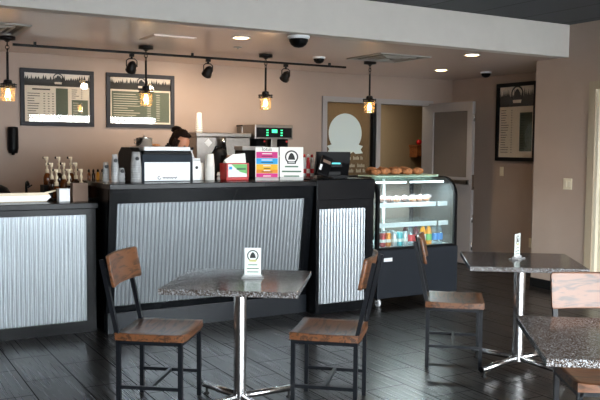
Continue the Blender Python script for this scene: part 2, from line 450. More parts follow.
# cream door in the right wall
d2 = tag(empty('door_2', (XR, (DY0+DY1)/2, 0)), kind='structure'); h = (DY1-DY0)/2
g = MB('casing_paint'); g.box(-.018, .02, h, h+.085, 0, DZ+.085); g.box(-.018, .02, -h-.085, -h, 0, DZ+.085); g.box(-.018, .02, -h, h, DZ, DZ+.085); g.build('casing', d2)
g = MB('cream_paint'); g.box(.0, .12, h-.035, h, 0, DZ); g.box(.0, .12, -h, -h+.035, 0, DZ); g.box(.0, .12, -h+.035, h-.035, DZ-.035, DZ); g.build('jamb', d2)
g = MB('cream_paint'); g.box(.045, .09, -h+.035, h-.035, .008, DZ-.035)
for z0, z1 in ((.2, .95), (1.15, 1.95)):
    g.box(.038, .046, -h+.16, -.05, z0, z1, .004); g.box(.038, .046, .05, h-.16, z0, z1, .004)
g.build('door_panel', d2)
g = MB('brushed_steel'); g.cone((.045, -h+.1, 1.0), (-.01, -h+.1, 1.0), .012, .012, 12); g.ball((-.02, -h+.1, 1.0), .028); g.build('knob', d2)

# ------------------------------------------------------------------ corrugated sheet helper
def corrugated(mb, x0, x1, z0, z1, yfun, pitch=.034, amp=.008, seg=10, rows=2):
    n = int((x1-x0)/pitch*seg); vs = []
    for j in range(rows):
        z = z0+(z1-z0)*j/(rows-1)
        for i in range(n+1):
            x = x0+(x1-x0)*i/n; vs.append((x, yfun(z)-amp*math.cos(2*PI*(x-x0)/pitch), z))
    fs = [(j*(n+1)+i, j*(n+1)+i+1, (j+1)*(n+1)+i+1, (j+1)*(n+1)+i) for j in range(rows-1) for i in range(n)]
    mb.faces(vs, fs, True)

# left (lower) counter
lc = thing('service_counter', 'lower black service counter at far left with corrugated metal front', 'counter', (0, 6.47, 0))
X0, X1, LZ = -1.6, 1.79, 1.075
b = MB('black_paint'); b.box(X0, X1, .03, .75, 0, LZ-.06); b.build('cabinet', lc)
b = MB('plinth_paint'); b.use('black_laminate'); b.box(X0, X1, 0, .03, 0, .095); b.build('bottom_rail', lc)
b = MB('black_laminate'); b.box(1.717, X1, 0, .03, .095, .975); b.build('stile', lc)
b = MB('black_laminate'); b.box(X0, -1.52, 0, .03, .095, .975); b.build('stile', lc)
b = MB('black_laminate'); b.box(X0, X1, 0, .03, .975, LZ-.05); b.build('top_rail', lc)
b = MB('galvanized_steel'); corrugated(b, -1.52, 1.717, .095, .975, lambda z: .02); b.build('corrugated_panel', lc, 'wavy galvanized metal panel')
b = MB('black_laminate'); b.box(X0, X1+.02, -.02, .80, LZ-.05, LZ, .006); b.build('countertop', lc)

# main bar counter with the leaning front
mc = thing('bar_counter', 'long tall black bar counter with leaning corrugated metal front', 'counter', (0, 6.18, 0))
ZM = 1.238
def ly(z): return .02 + (1.19-z)*.128/.95
MX0, MX1 = 1.83, 3.735
PXL, PXR, PZ0, PZ1 = 1.893, 3.632, .225, 1.077
def slab(mb, x0, x1, z0, z1, proud, depth=.04):
    mb.prism([(ly(z0)-proud, z0), (ly(z1)-proud, z1), (ly(z1)+depth, z1), (ly(z0)+depth, z0)], 'x', x0, x1)
b = MB('black_paint'); b.prism([(ly(.17)+.02, .17), (ly(1.19)+.02, 1.19), (.87, 1.19), (.87, 0), (.2, 0), (.2, .17)], 'x', MX0, MX1-.01); b.build('cabinet', mc)
b = MB('plinth_paint'); b.box(MX0+.01, MX1-.01, .14, .2, 0, .165); b.build('plinth', mc, 'grey base plinth')
b = MB('black_laminate'); slab(b, MX0, PXL, .165, 1.19, .008); b.build('stile', mc)
b = MB('black_laminate'); slab(b, PXR, MX1-.01, .165, 1.19, .008); b.build('stile', mc)
b = MB('black_laminate'); slab(b, PXL, PXR, .165, PZ0, .008); b.build('bottom_rail', mc)
b = MB('black_laminate'); slab(b, PXL, PXR, PZ1, 1.19, .008); b.build('top_rail', mc)
b = MB('galvanized_steel'); corrugated(b, PXL, PXR, PZ0, PZ1, lambda z: ly(z)+.008); b.build('corrugated_panel', mc, 'wavy galvanized metal panel')
b = MB('black_laminate'); b.box(MX0-.015, MX1-.005, -.025, .89, 1.19, ZM, .006); b.build('countertop', mc)

# end pier with the till on it
pc = thing('till_counter', 'narrow upright black counter end with corrugated metal panel, under the till', 'counter', (0, 6.17, 0))
TX0, TX1, TZ = 3.737, 4.375, 1.25
b = MB('black_paint'); b.box(TX0, TX1, .03, .88, 0, TZ-.04); b.build('cabinet', pc)
b = MB('black_laminate'); b.box(TX0, 3.772, 0, .03, 0, 1.06); b.build('stile', pc)
b = MB('black_laminate'); b.box(4.295, TX1, 0, .03, 0, 1.06); b.build('stile', pc)
b = MB('black_laminate'); b.box(3.772, 4.295, 0, .03, 0, .092); b.build('bottom_rail', pc)
b = MB('black_laminate'); b.box(3.772, 4.295, 0, .03, .975, 1.06); b.build('top_rail', pc)
b = MB('black_laminate'); b.box(TX0-.005, TX1, -.014, .02, 1.06, TZ-.006, .004); b.build('fascia', pc)
b = MB('galvanized_steel'); corrugated(b, 3.772, 4.295, .092, .975, lambda z: .018); b.build('corrugated_panel', pc, 'wavy galvanized metal panel')
b = MB('black_laminate'); b.box(TX0-.005, TX1, -.008, .90, TZ-.05, TZ, .006); b.build('countertop', pc)

# back counter along the rear wall
bc = thing('back_counter', 'dark work counter along the rear wall behind the bar', 'counter', (0, 8.17, 0))
b = MB('black_paint'); b.box(-1.6, 5.1, .05, .63, .08, .88); b.box(-1.6, 5.1, .1, .63, 0, .08); b.build('cabinet', bc)
b = MB('brushed_steel'); b.box(-1.6, 5.12, 0, .635, .88, .92, .005); b.build('countertop', bc)
for k in range(10):
    b = MB('black_laminate'); b.box(-1.58+.67*k, -.93+.67*k, .03, .05, .12, .85); d_ = b.build('door', bc)
    b = MB('chrome'); b.bar((-1.0+.67*k, .015, .55), (-1.0+.67*k, .015, .75), .012); b.build('handle', d_)

# ------------------------------------------------------------------ display case
dc = thing('display_case', 'curved glass bakery display case on casters beside the till', 'display case', (0, 6.15, 0))
CX0, CX1 = 4.42, 5.42
b = MB('case_black'); b.box(CX0, CX1, 0, .80, .085, .555, .006); b.build('base', dc)
def arcprof(o=0, zt=1.255, zb=.555):
    R = .20-o; cy, cz = .02+.20, zt-.20
    p = [(.02+o, zb)] + [(cy-R*math.cos(t), cz+R*math.sin(t)) for t in [rad(90*k/8) for k in range(9)]] + [(.78, zt-o)]
    return p
def band(mb, x0, x1, po, pi):
    for k in range(len(po)-1):
        mb.prism([po[k], po[k+1], pi[k+1], pi[k]], 'x', x0, x1)
for x0 in (CX0, CX1-.03):
    b = MB('black_plastic'); band(b, x0, x0+.03, arcprof(0), arcprof(.035)); b.box(x0, x0+.03, .74, .78, .555, 1.22); b.build('side_frame', dc)
for x0 in (CX0+.012, CX1-.018):
    b = MB('case_glass'); b.prism(arcprof(.035)+[(.745, .555)], 'x', x0, x0+.005); b.build('side_glass', dc)
b = MB('case_glass'); band(b, CX0+.03, CX1-.03, arcprof(.006), arcprof(.011)); b.build('front_glass', dc)
b = MB('black_plastic'); b.box(CX0+.03, CX1-.03, .01, .06, .555, .575); b.build('sill', dc)
b = MB('black_plastic'); b.box(CX0+.03, CX1-.03, .70, .78, 1.225, 1.255); b.build('rear_rail', dc)
b = MB('shelf_white'); b.box(CX0+.03, CX1-.03, .06, .74, .556, .57); b.build('deck', dc)
for z, yf in ((.975, .12), (.78, .10)):
    b = MB('case_glass'); b.box(CX0+.05, CX1-.05, yf+.012, .62, z+.012, z+.02); sh = b.build('shelf', dc)
    b = MB('shelf_white'); b.box(CX0+.05, CX0+.80, yf, yf+.012, z-.018, z+.026); b.box(CX0+.83, CX1-.05, yf, yf+.012, z-.018, z+.026); b.build('price_rail', sh)
for x in (CX0+.50,):
    b = MB('white_plastic'); b.box(x-.012, x+.012, .6, .624, .57, 1.22); b.build('upright', dc)
for x0, x1, yy in ((CX0+.03, CX0+.52, .70), (CX0+.48, CX1-.03, .72)):
    b = MB('black_plastic')
    b.box(x0, x0+.04, yy, yy+.015, .57, 1.225); b.box(x1-.04, x1, yy, yy+.015, .57, 1.225); b.box(x0+.04, x1-.04, yy, yy+.015, .57, .60); b.box(x0+.04, x1-.04, yy, yy+.015, 1.2, 1.225)
    sd = b.build('sliding_door', dc)
    b = MB('door_glass'); b.box(x0+.04, x1-.04, yy+.005, yy+.01, .6, 1.2); b.build('pane', sd)
b = MB('led_strip'); b.box(CX0+.05, CX0+.46, .17, .19, 1.195, 1.21); b.box(CX0+.52, CX1-.06, .17, .19, 1.195, 1.21); b.build('light_strip', dc, 'white light strip')
b = MB('white_plastic'); b.box(CX0+.07, CX0+.17, -.004, 0, .445, .48); b.build('badge', dc, 'small white plate')
for x in (CX0+.05, CX1-.06):
    for y in (.06, .74):
        b = MB('white_plastic'); b.cone((x-.012, y, .035), (x+.012, y, .035), .034, .034, 16); w_ = b.build('caster', dc, 'white caster wheel')
        b = MB('chrome'); b.box(x-.018, x+.018, y-.012, y+.012, .06, .086); b.cone((x-.02, y, .035), (x+.02, y, .035), .01, .01, 8); b.build('fork', w_)

CY = 6.15
def wrapped(name, label, x, y, z, r, crust):
    t = thing(name, label, 'pastry', (x, y, z), 0, 'wrapped pastries on the top case shelf')
    b = MB(crust); b.ball((0, 0, r*.72), r*.82, 14, 8, (1, .9, .8), lambda v: v*(1+.12*noise.noise(v*3+Vector((x*9, 0, 0))))); b.build('pastry', t)
    b = MB('wrap_film'); b.ball((0, 0, r*.85), r, 14, 8, (1, .95, .85), lambda v: v*(1+.10*noise.noise(v*4+Vector((x*5, 3, 0))))); b.cone((r*.8, 0, r*.9), (r*1.1, 0, r*1.2), r*.15, r*.4, 10, False); b.build('wrapper', t)
xs = [(4.585, 'baked_filling'), (4.68, 'baked_filling'), (4.775, 'baked_crust'), (4.87, 'baked_filling'), (4.975, 'baked_crust'), (5.055, 'baked_crust'), (5.145, 'baked_crust')]
nm = ['at the left end of the top shelf', 'second from the left on the top shelf', 'third from the left on the top shelf', 'in the middle of the top shelf row of seven', 'golden one right of the middle on the top shelf', 'golden one second from the right in the front row', 'golden one at the right end of the front row']
for (x, m), t in zip(xs, nm): wrapped('wrapped_pastry', 'film-wrapped pastry, '+t, x, CY+.19, .996, .044, m)
for k, x in enumerate((5.14, 5.24, 5.34)):
    wrapped('wrapped_pastry', 'film-wrapped pastry at the back right of the top shelf, %s' % ('left of three', 'middle of three', 'right of three')[k], x, CY+.40, .996, .042, 'baked_filling')

def can(x, y, m, label, group='drink cans in the display case'):
    t = thing('drink_can', label, 'can', (x, y, .571), 0, group)
    b = MB(m); b.lathe([(.02, 0), (.028, .008), (.031, .016), (.031, .122), (.025, .138)], n=18); b.build('can_body', t)
    b = MB('can_silver'); b.lathe([(.025, .138), (.026, .143), (.022, .141), (.001, .140)], n=18); b.build('lid', t)
    b = MB('white_paper'); b.cone((0, 0, .045), (0, 0, .075), .0316, .0316, 18, False); b.build('band', t)
def bottle(x, y, liq, cap, lab, label, h=.205, r=.033, group='drink bottles in the display case'):
    t = thing('drink_bottle', label, 'bottle', (x, y, .571), 0, group)
    b = MB(liq); b.lathe([(r*.85, 0), (r, .01), (r, h*.28), (r*.93, h*.4), (r, h*.55), (r*.8, h*.72), (.014, h*.86), (.013, h*.9)], n=18); b.build('bottle_body', t)
    b = MB(cap); b.lathe([(.016, h*.9), (.0165, h), (.001, h)], n=16); b.build('cap', t)
    b = MB(lab); b.cone((0, 0, h*.2), (0, 0, h*.52), r+.0008, r+.0008, 18, False); b.build('drink_label', t)
DY = CY+.13
can(4.565, DY, 'can_red', 'red drink can at the left end of the case deck')
can(4.632, DY, 'can_orange', 'orange drink can beside the red can in the case')
can(4.705, DY, 'can_silver', 'silver can right of the orange can in the case')
can(4.772, DY, 'teal_label', 'teal can between two silver cans in the case')
can(4.838, DY, 'can_silver', 'silver can right of the teal can in the case')
bottle(4.905, DY, 'pet_plastic', 'purple_cap', 'red_label', 'clear bottle with red label and purple cap in the case')
bottle(4.975, DY, 'dark_soda', 'purple_cap', 'red_label', 'dark red drink bottle with purple cap in the case')
bottle(5.065, DY, 'orange_juice', 'green_cap', 'white_paper', 'orange juice bottle with green cap, left of the two')
bottle(5.14, DY, 'orange_juice', 'green_cap', 'green_print', 'orange juice bottle with green cap, right of the two')
bottle(5.215, DY, 'pet_plastic', 'white_plastic', 'blue_label', 'water bottle with blue label next to the orange juice')
bottle(5.285, DY, 'pet_plastic', 'white_plastic', 'blue_label', 'water bottle with blue label at the right end of the case deck')
bottle(4.94, DY+.12, 'dark_soda', 'purple_cap', 'red_label', 'dark drink bottle behind the two purple-capped bottles in the case')
for k, x in enumerate((4.60, 4.69, 4.78)):
    can(x, DY+.14, 'can_silver', 'silver can in the second row of the case, %s' % ('behind the red and orange cans', 'behind the orange can and silver can', 'behind the teal can')[k])

# pastry tray on top
pt = thing('pastry_tray', 'pale green serving tray of pastries on top of the display case', 'tray', (4.90, CY+.30, 1.256))
b = MB('tray_green'); b.prism([(-.42, .006), (-.37, 0), (.32, 0), (.38, .018), (.365, .022), (.315, .008), (-.365, .008), (-.415, .014)], 'y', -.15, .15); b.build('tray_body', pt)
b = MB('tray_green'); b.box(-.41, .36, -.16, -.15, 0, .012); b.build('rim', pt); b = MB('tray_green'); b.box(-.41, .36, .15, .16, 0, .012); b.build('rim', pt)
for k, (x, y, r) in enumerate([(-.36, -.075, .050), (-.25, -.07, .060), (-.11, -.07, .064), (.03, -.07, .057), (.172, -.06, .058), (-.31, .07, .062), (-.18, .075, .060), (-.04, .075, .060), (.10, .08, .062)]):
    b = MB('baked_crust')
    b.ball((0, 0, r*.66+.008), r, 24, 14, (1.0, .92, .62), lambda v, k=k: v*(1+.24*noise.noise(v*2.6+Vector((k*7.3, 0, 0)))+.14*noise.noise(v*6+Vector((k*3.1, 5, 0)))))
    o = b.build('pastry', loc=(4.90+x, CY+.30+y, 1.265))
    tag(o, 'golden baked pastry on the tray, %s' % ('leftmost in the front row', 'second in the front row', 'middle of the front row', 'fourth in the front row', 'rightmost in the front row', 'leftmost in the back row', 'second in the back row', 'third in the back row', 'rightmost in the back row')[k], 'pastry', 'pastries on the case-top tray')

# ------------------------------------------------------------------ chairs
def make_chair(label):
    t = thing('dining_chair', label, 'chair', (0, 0, 0), 0, 'wood and black steel dining chairs')
    # seat: dished across its width
    n, m_ = 14, 8; W, D = .222, .208; vs = []
    def top(u, v):                                   # u across -1..1, v along -1 (back)..1 (front)
        return .468 - .016*(1-u*u)*(1-.25*v*v) + .004*v*v
    def ed(u, v):                                    # rounded plan corners
        return W*u*(1-.03*abs(v)**6), D*v*(1-.03*abs(u)**6)
    for lay in (1, 0):
        for j in range(m_+1):
            for i in range(n+1):
                u = -1+2*i/n; v = -1+2*j/m_; a, c_ = ed(u, v); vs.append((c_, a, top(u, v) if lay else .430))
    N = (n+1)*(m_+1); fs = []
    for j in range(m_):
        for i in range(n):
            q = (j*(n+1)+i, j*(n+1)+i+1, (j+1)*(n+1)+i+1, (j+1)*(n+1)+i); fs += [q, tuple(N+k for k in q[::-1])]
    rim = [i for i in range(n+1)] + [j*(n+1)+n for j in range(1, m_+1)] + [m_*(n+1)+i for i in range(n-1, -1, -1)] + [j*(n+1) for j in range(m_-1, 0, -1)]
    for k in range(len(rim)): a, c_ = rim[k], rim[(k+1) % len(rim)]; fs.append((a, N+a, N+c_, c_))
    b = MB('walnut_seat'); b.faces(vs, fs, False); s_ = b.build('seat', t)
    for p in s_.data.polygons: p.use_smooth = abs(p.normal.z) > .9
    # backrest: bowed plank on the leaning posts
    n = 12; vs = []; H0, H1 = .735, .915
    def bx(z): return -.185 - (z-.46)*.20
    for z in (H0, H0+.012, H1-.012, H1):
        inset = .006 if z in (H0, H1) else 0
        for i in range(n+1):
            u = -1+2*i/n; y = (.230-inset)*u; dx = .030*u*u
            vs.append((bx(z)+dx-.002, y, z)); vs.append((bx(z)+dx+.018, y, z))
    fs = []; L = 2*(n+1)
    for r in range(3):
        for i in range(n):
            a = r*L+2*i; fs += [(a, a+2, a+L+2, a+L), (a+1, a+L+1, a+L+3, a+3)]
        a = r*L; fs.append((a, a+L, a+L+1, a+1)); a = r*L+2*n; fs.append((a, a+1, a+L+1, a+L))
    for i in range(n):
        a = 2*i; fs.append((a, a+1, a+3, a+2)); a = 3*L+2*i; fs.append((a, a+2, a+3, a+1))
    b = MB('walnut_back'); b.faces(vs, fs, True); o = b.build('backrest', t)
    md = o.modifiers.new('bevel', 'BEVEL'); md.width = .003; md.segments = 2; md.limit_method = 'ANGLE'
    tb = .024
    for sy in (1, -1):
        b = MB('black_steel'); y = sy*.20
        b.bar((-.185, y, 0), (-.185, y, .44), tb); b.bar((-.185, y, .43), (bx(.89)-.012, y, .89), tb, up=(1, 0, 0)); b.build('rear_leg', t)
        b = MB('black_steel'); b.bar((.182, y, 0), (.182, y, .43), tb); b.build('front_leg', t)
        b = MB('black_steel'); b.bar((-.185, y, .155), (.182, y, .155), .02); b.build('side_stretcher', t)
        for x in (-.185, .182):
            pass
    b = MB('black_steel'); b.bar((-.0, -.20, .155), (-.0, .20, .155), .02); b.build('cross_stretcher', t)
    b = MB('black_steel')
    for sy in (1, -1): b.bar((-.185, sy*.20, .418), (.182, sy*.20, .418), tb)
    for x in (-.185, .182): b.bar((x, -.20, .418), (x, .20, .418), tb)
    b.build('seat_frame', t)
    return t
ch1 = make_chair('wooden dining chair with black steel frame left of the near table, facing right')
ch1.location = (1.61, 4.44, 0); ch1.rotation_euler.z = rad(-38)
dup(ch1, (2.505, 3.965, 0), rad(138), 'wooden dining chair right of the near table, facing left')
dup(ch1, (3.80, 4.34, 0), rad(-40), 'wooden dining chair in front of the display case, facing the farther table')
dup(ch1, (3.18, 2.50, 0), rad(-122), 'dining chair at right edge pushed under the nearest table, grain showing on its backrest')

# ------------------------------------------------------------------ tables
def make_table(label):
    t = thing('cafe_table', label, 'table', (0, 0, 0), 0, 'square speckled stone cafe tables')
    b = MB('granite'); b.box(-.38, .38, -.38, .38, .74, .772, .003); b.build('tabletop', t)
    b = MB('matte_black'); b.box(-.2, .2, -.02, .02, .73, .74); b.box(-.02, .02, -.2, .2, .73, .74); b.cone((0, 0, .71), (0, 0, .73), .05, .06); b.build('mount', t)
    b = MB('chrome'); b.cone((0, 0, .06), (0, 0, .72), .038, .038, 28, False); b.build('column', t)
    for k in range(4):
        a = rad(45+90*k); d = Vector((math.cos(a), math.sin(a), 0))
        b = MB('chrome'); b.cone(d*.02+Vector((0, 0, .078)), d*.39+Vector((0, 0, .058)), .02, .021, 18); lg = b.build('foot', t)
        b = MB('black_plastic'); b.cone(d*.391+Vector((0, 0, .058)), d*.398+Vector((0, 0, .058)), .0215, .02, 18); b.build('end_cap', lg)
        b = MB('black_rubber'); b.lathe([(.016, 0), (.018, .008), (.008, .014), (.008, .04)], tuple(d*.365), 12); b.build('glide', lg)
    return t
t1 = make_table('square stone-topped table between the two nearest facing chairs, sign on it')
t1.location = (1.983, 4.123, 0); t1.rotation_euler.z = rad(-36.3)
dup(t1, (4.07, 3.97, 0), rad(-36.7), 'square stone-topped table by the right wall, beyond the nearest table')
u = Vector((math.cos(rad(-37)), math.sin(rad(-37)), 0)); v = Vector((-u.y, u.x, 0))
c3 = Vector((2.225, 2.028, 0)) + u*.38 + v*.38
dup(t1, tuple(c3), rad(-37), 'nearest stone-topped table, cut off by the lower right corner')

# badge emblem: black ring, hill inside, cream ribbon
def emblem(mb, cx, cz, r, y, ribbon='badge_cream'):
    n = 28; mb.use('badge_black')
    for k in range(n):
        a, b_ = 2*PI*k/n, 2*PI*(k+1)/n
        mb.prism([(cx+r*math.cos(a), cz+r*math.sin(a)), (cx+r*math.cos(b_), cz+r*math.sin(b_)), (cx+.8*r*math.cos(b_), cz+.8*r*math.sin(b_)), (cx+.8*r*math.cos(a), cz+.8*r*math.sin(a))], 'y', y-.0006, y)
    mb.prism([(cx-.55*r, cz-.42*r), (cx+.55*r, cz-.42*r), (cx+.42*r, cz+.1*r), (cx+.22*r, cz+.5*r), (cx, cz+.62*r), (cx-.22*r, cz+.5*r), (cx-.42*r, cz+.1*r)], 'y', y-.0006, y)
    mb.use(ribbon); mb.prism([(cx-.62*r, cz-1.05*r), (cx+.62*r, cz-1.05*r), (cx+.7*r, cz-.68*r), (cx-.7*r, cz-.68*r)], 'y', y-.0009, y)
def make_sign(label, loc, rz, tilt):
    t = thing('table_sign', label, 'sign', loc, rz, 'small table signs with a round emblem')
    b = MB('clear_plastic'); b.box(-.065, .065, -.035, .035, 0, .006, .002); b.box(-.055, .055, -.012, .012, .006, .02); b.build('base', t)
    b = MB('white_paper'); b.box(-.048, .048, -.0015, .0015, .012, .178)
    emblem(b, 0, .132, .034, -.0015)
    b.use('green_ink')
    for z, w_ in ((.078, .028), (.056, .036), (.036, .034)): b.box(-w_, w_, -.0021, -.0015, z-.003, z+.003)
    b.build('sign_card', t)
    b = MB('clear_glass'); b.box(-.05, .05, -.004, -.0032, .01, .18); b.build('holder', t)
    return t
make_sign('white sign card with round emblem on the near table between facing chairs', (2.065, 4.125, .7725), rad(-30), 0)
make_sign('white sign card turned nearly edge-on on the table by the right wall', (4.08, 4.01, .7725), rad(23), 0)


# ------------------------------------------------------------------ counter-top things (main bar)
ZC = ZM+.001
def cup_stack(label, x, y, z, r0, r1, h, n, m, group, logo=False):
    t = thing('cup_stack', label, 'cups', (x, y, z), 0, group)
    hh = h*.45; step = (h-hh)/max(1, n-1)
    for k in range(n):                                   # stacked upside-down, rim down
        b = MB(m); b.lathe([(r1, k*step), (r1*1.04, k*step+.002), (r1*1.02, k*step+.006), (r0+(r1-r0)*.2, k*step+hh-.004), (r0, k*step+hh), (r0*.9, k*step+hh)], n=18); c_ = b.build('cup', t)
        if logo and k == n-1:
            b = MB('clear_cup_print'); b.ball((0, -(r0+r1)/2-.0, k*step+hh*.5), .017, 12, 8, (1, .5, 1)); b.build('emblem', c_, 'dark round emblem')
    return t
cup_stack('stack of clear plastic cups at the left end of the bar', 1.915, 6.60, ZC, .019, .027, .165, 5, 'clear_plastic', 'clear cup stacks on the bar', True)
cup_stack('tallest stack of clear plastic cups with dark emblem near bar left end', 1.962, 6.50, ZC, .02, .03, .232, 7, 'clear_plastic', 'clear cup stacks on the bar', True)
cup_stack('short stack of clear plastic cups between two taller stacks', 2.02, 6.50, ZC, .019, .028, .118, 3, 'clear_plastic', 'clear cup stacks on the bar', True)
cup_stack('stack of smoky clear cups with dark print beside the espresso machine', 2.118, 6.42, ZC, .03, .044, .255, 8, 'clear_plastic', 'clear cup stacks on the bar', True)
cup_stack('tall stack of white paper cups beside the napkin dispenser', 2.865, 6.60, ZC, .032, .043, .238, 9, 'paper_cup', 'white paper cup stacks')
cup_stack('narrow stack of small white paper cups behind the white grinder', 2.812, 6.68, ZC, .02, .025, .155, 6, 'paper_cup', 'white paper cup stacks')
cup_stack('small white paper cup stack left of the red napkin dispenser', 2.975, 6.62, ZC, .022, .028, .07, 2, 'paper_cup', 'white paper cup stacks')

# espresso machine: white back panel towards the room
em = thing('espresso_machine', 'white and dark espresso machine with its back panel to the room', 'coffee machine', (2.416, 6.48, ZC))
b = MB('black_plastic'); b.box(-.215, .215, .004, .42, .02, .262, .01); b.build('body', em)
b = MB('machine_grey'); b.box(-.225, .225, -.004, .02, .0, .232, .004); b.build('back_frame', em)
b = MB('white_plastic'); b.box(-.207, .207, -.010, -.004, .004, .166, .002); pn = b.build('back_panel', em, 'white panel with a script maker mark')
b = MB('ink'); b.tube([(-.045+.13*k/60, -.0105, .032+.007*math.sin(k*.9)*(1+.4*math.sin(k*.37))) for k in range(61)], .0022, 6); b.build('script', pn)
b = MB('ink')
for k in range(14):
    a0, a1 = rad(60+300*k/14), rad(60+300*(k+1)/14)
    b.prism([(-.075+.016*math.cos(a0), .032+.016*math.sin(a0)), (-.075+.016*math.cos(a1), .032+.016*math.sin(a1)), (-.075+.011*math.cos(a1), .032+.011*math.sin(a1)), (-.075+.011*math.cos(a0), .032+.011*math.sin(a0))], 'y', -.011, -.0102)
b.build('emblem', pn)
b = MB('white_plastic'); b.box(-.21, .21, -.015, .40, .262, .298, .008); b.build('top_panel', em, 'white top tray')
for s_ in (-1, 1):
    b = MB('matte_black'); pr = [(.0, .0), (.42, .0), (.45, .12), (.42, .24), (.34, .29), (.10, .29), (.02, .24)]
    b.prism(pr, 'x', s_*.225-.012 if s_ > 0 else -.30, .237 if s_ > 0 else -.222); b.build('side_panel', em)
for x in (-.12, .12):
    b = MB('chrome'); b.cone((x, .44, .17), (x, .44, .12), .035, .035, 18); gh = b.build('group_head', em)
    b = MB('black_plastic'); b.cone((x, .47, .13), (x, .6, .125), .012, .016, 12); b.build('portafilter_handle', gh)
for x in (-.19, .19):
    b = MB('chrome'); b.tube([(x, .42, .22), (x, .47, .2), (x, .48, .08)], .006); b.build('steam_wand', em)
for x in (-.18, .18):
    for y in (.05, .36):
        b = MB('chrome'); b.cone((x, y, 0), (x, y, .022), .02, .02, 12); b.build('foot', em)
pi = thing('milk_pitcher', 'stainless steel pot standing on top of the espresso machine', 'pitcher', (2.285, 6.70, ZC+.299))
b = MB('chrome'); b.lathe([(.066, 0), (.071, .004), (.072, .07), (.075, .074), (.070, .073), (.068, .008), (.001, .006)], n=24); b.build('pot_body', pi)
b = MB('chrome'); b.tube([(-.04, .062, .062), (-.06, .09, .058), (-.06, .092, .03), (-.04, .062, .022)], .005); b.build('handle', pi)
b = MB('chrome'); b.lathe([(.074, .074), (.03, .082), (.001, .084)], n=24); b.ball((0, 0, .09), .009); b.build('lid', pi)
for k, (x, y, m, lab) in enumerate([(2.40, 6.76, 'baked_crust', 'folded tan cloth on the espresso machine top, next to the pot'), (2.52, 6.74, 'black_plastic', 'small black tamper lying on top of the espresso machine')]):
    b = MB(m)
    if k == 0: b.ball((0, 0, .012), .05, 16, 8, (1.1, .7, .26), lambda v: v*(1+.15*noise.noise(v*3)))
    else: b.lathe([(.026, 0), (.026, .012), (.01, .02), (.012, .03), (.001, .034)], n=18)
    tag(b.build('bar_cloth' if k == 0 else 'tamper', loc=(x, y, ZC+.299)), lab, 'cloth' if k == 0 else 'tamper')

gr = thing('bean_grinder', 'slim white grinder box with dark emblem right of the espresso machine', 'grinder', (2.718, 6.55, ZC))
b = MB('white_plastic'); b.box(-.038, .038, 0, .16, 0, .18, .006); b.build('body', gr)
b = MB('badge_black'); b.cone((0, -.001, .115), (0, .001, .115), .014, .014, 16); b.build('emblem', gr, 'dark round emblem')
b = MB('white_plastic'); b.box(-.036, .036, .004, .15, .183, .198, .004); b.build('lid', gr)
sb = thing('spray_bottle', 'small white and blue bottle behind the slim white grinder', 'bottle', (2.775, 6.82, ZC))
b = MB('white_plastic'); b.lathe([(.028, 0), (.03, .01), (.03, .2), (.012, .25), (.012, .27)], n=16); b.build('bottle_body', sb)
b = MB('blue_label'); b.cone((0, 0, .16), (0, 0, .2), .0306, .0306, 16, False); b.build('bottle_band', sb)
b = MB('black_plastic'); b.box(-.012, .012, -.04, .02, .27, .295, .003); b.build('trigger_head', sb)

# small bottles on the left rear of the bar
for k, x in enumerate((1.865, 1.905, 1.945, 1.985)):
    t = thing('flavor_bottle', 'small dark-capped flavour bottle at rear left of the bar, %s' % ('first from the left', 'second from the left', 'third from the left', 'fourth from the left')[k], 'bottle', (x, 6.95, ZC), 0, 'small flavour bottles')
    b = MB(('syrup_amber', 'syrup_dark', 'orange_juice', 'cream_plastic')[k]); b.lathe([(.014, 0), (.015, .004), (.015, .05), (.008, .066), (.008, .072)], n=14); b.build('bottle_body', t)
    b = MB('black_plastic'); b.lathe([(.01, .07), (.01, .086), (.004, .096), (.001, .097)], n=12); b.build('cap', t)

# napkin dispenser
nd = thing('napkin_dispenser', 'red napkin dispenser with a green ad card and white napkin on top', 'napkin dispenser', (3.075, 6.45, ZC))
b = MB('red_plastic'); b.box(-.112, .112, .006, .15, 0, .03, .006); b.box(-.112, -.096, 0, .15, .02, .155, .003); b.box(.096, .112, 0, .15, .02, .155, .003); b.box(-.1, .1, .02, .14, .02, .15); b.box(-.1, .1, 0, .02, .146, .156); b.build('body', nd)
b = MB('white_paper'); b.box(-.093, .093, .006, .014, .03, .146)
b.use('green_print'); b.prism([(-.06, .145), (.092, .145), (.092, .06), (.03, .075), (-.02, .11)], 'y', .0045, .006); b.use('sky_blue_print'); b.box(-.085, -.055, .0045, .006, .1, .125); b.use('green_ink'); b.box(-.01, .08, .003, .0045, .095, .112)
b.build('ad_card', nd)
b = MB('white_paper'); b.faces([(-.11, .02, .157), (.09, .02, .157), (.095, .05, .245), (-.03, .05, .235), (-.11, .05, .185), (-.11, .09, .157), (.09, .09, .157)], [(0, 1, 2, 3, 4), (4, 3, 2, 6, 5), (0, 4, 5), (1, 6, 2), (0, 5, 6, 1)]); b.build('napkin', nd)

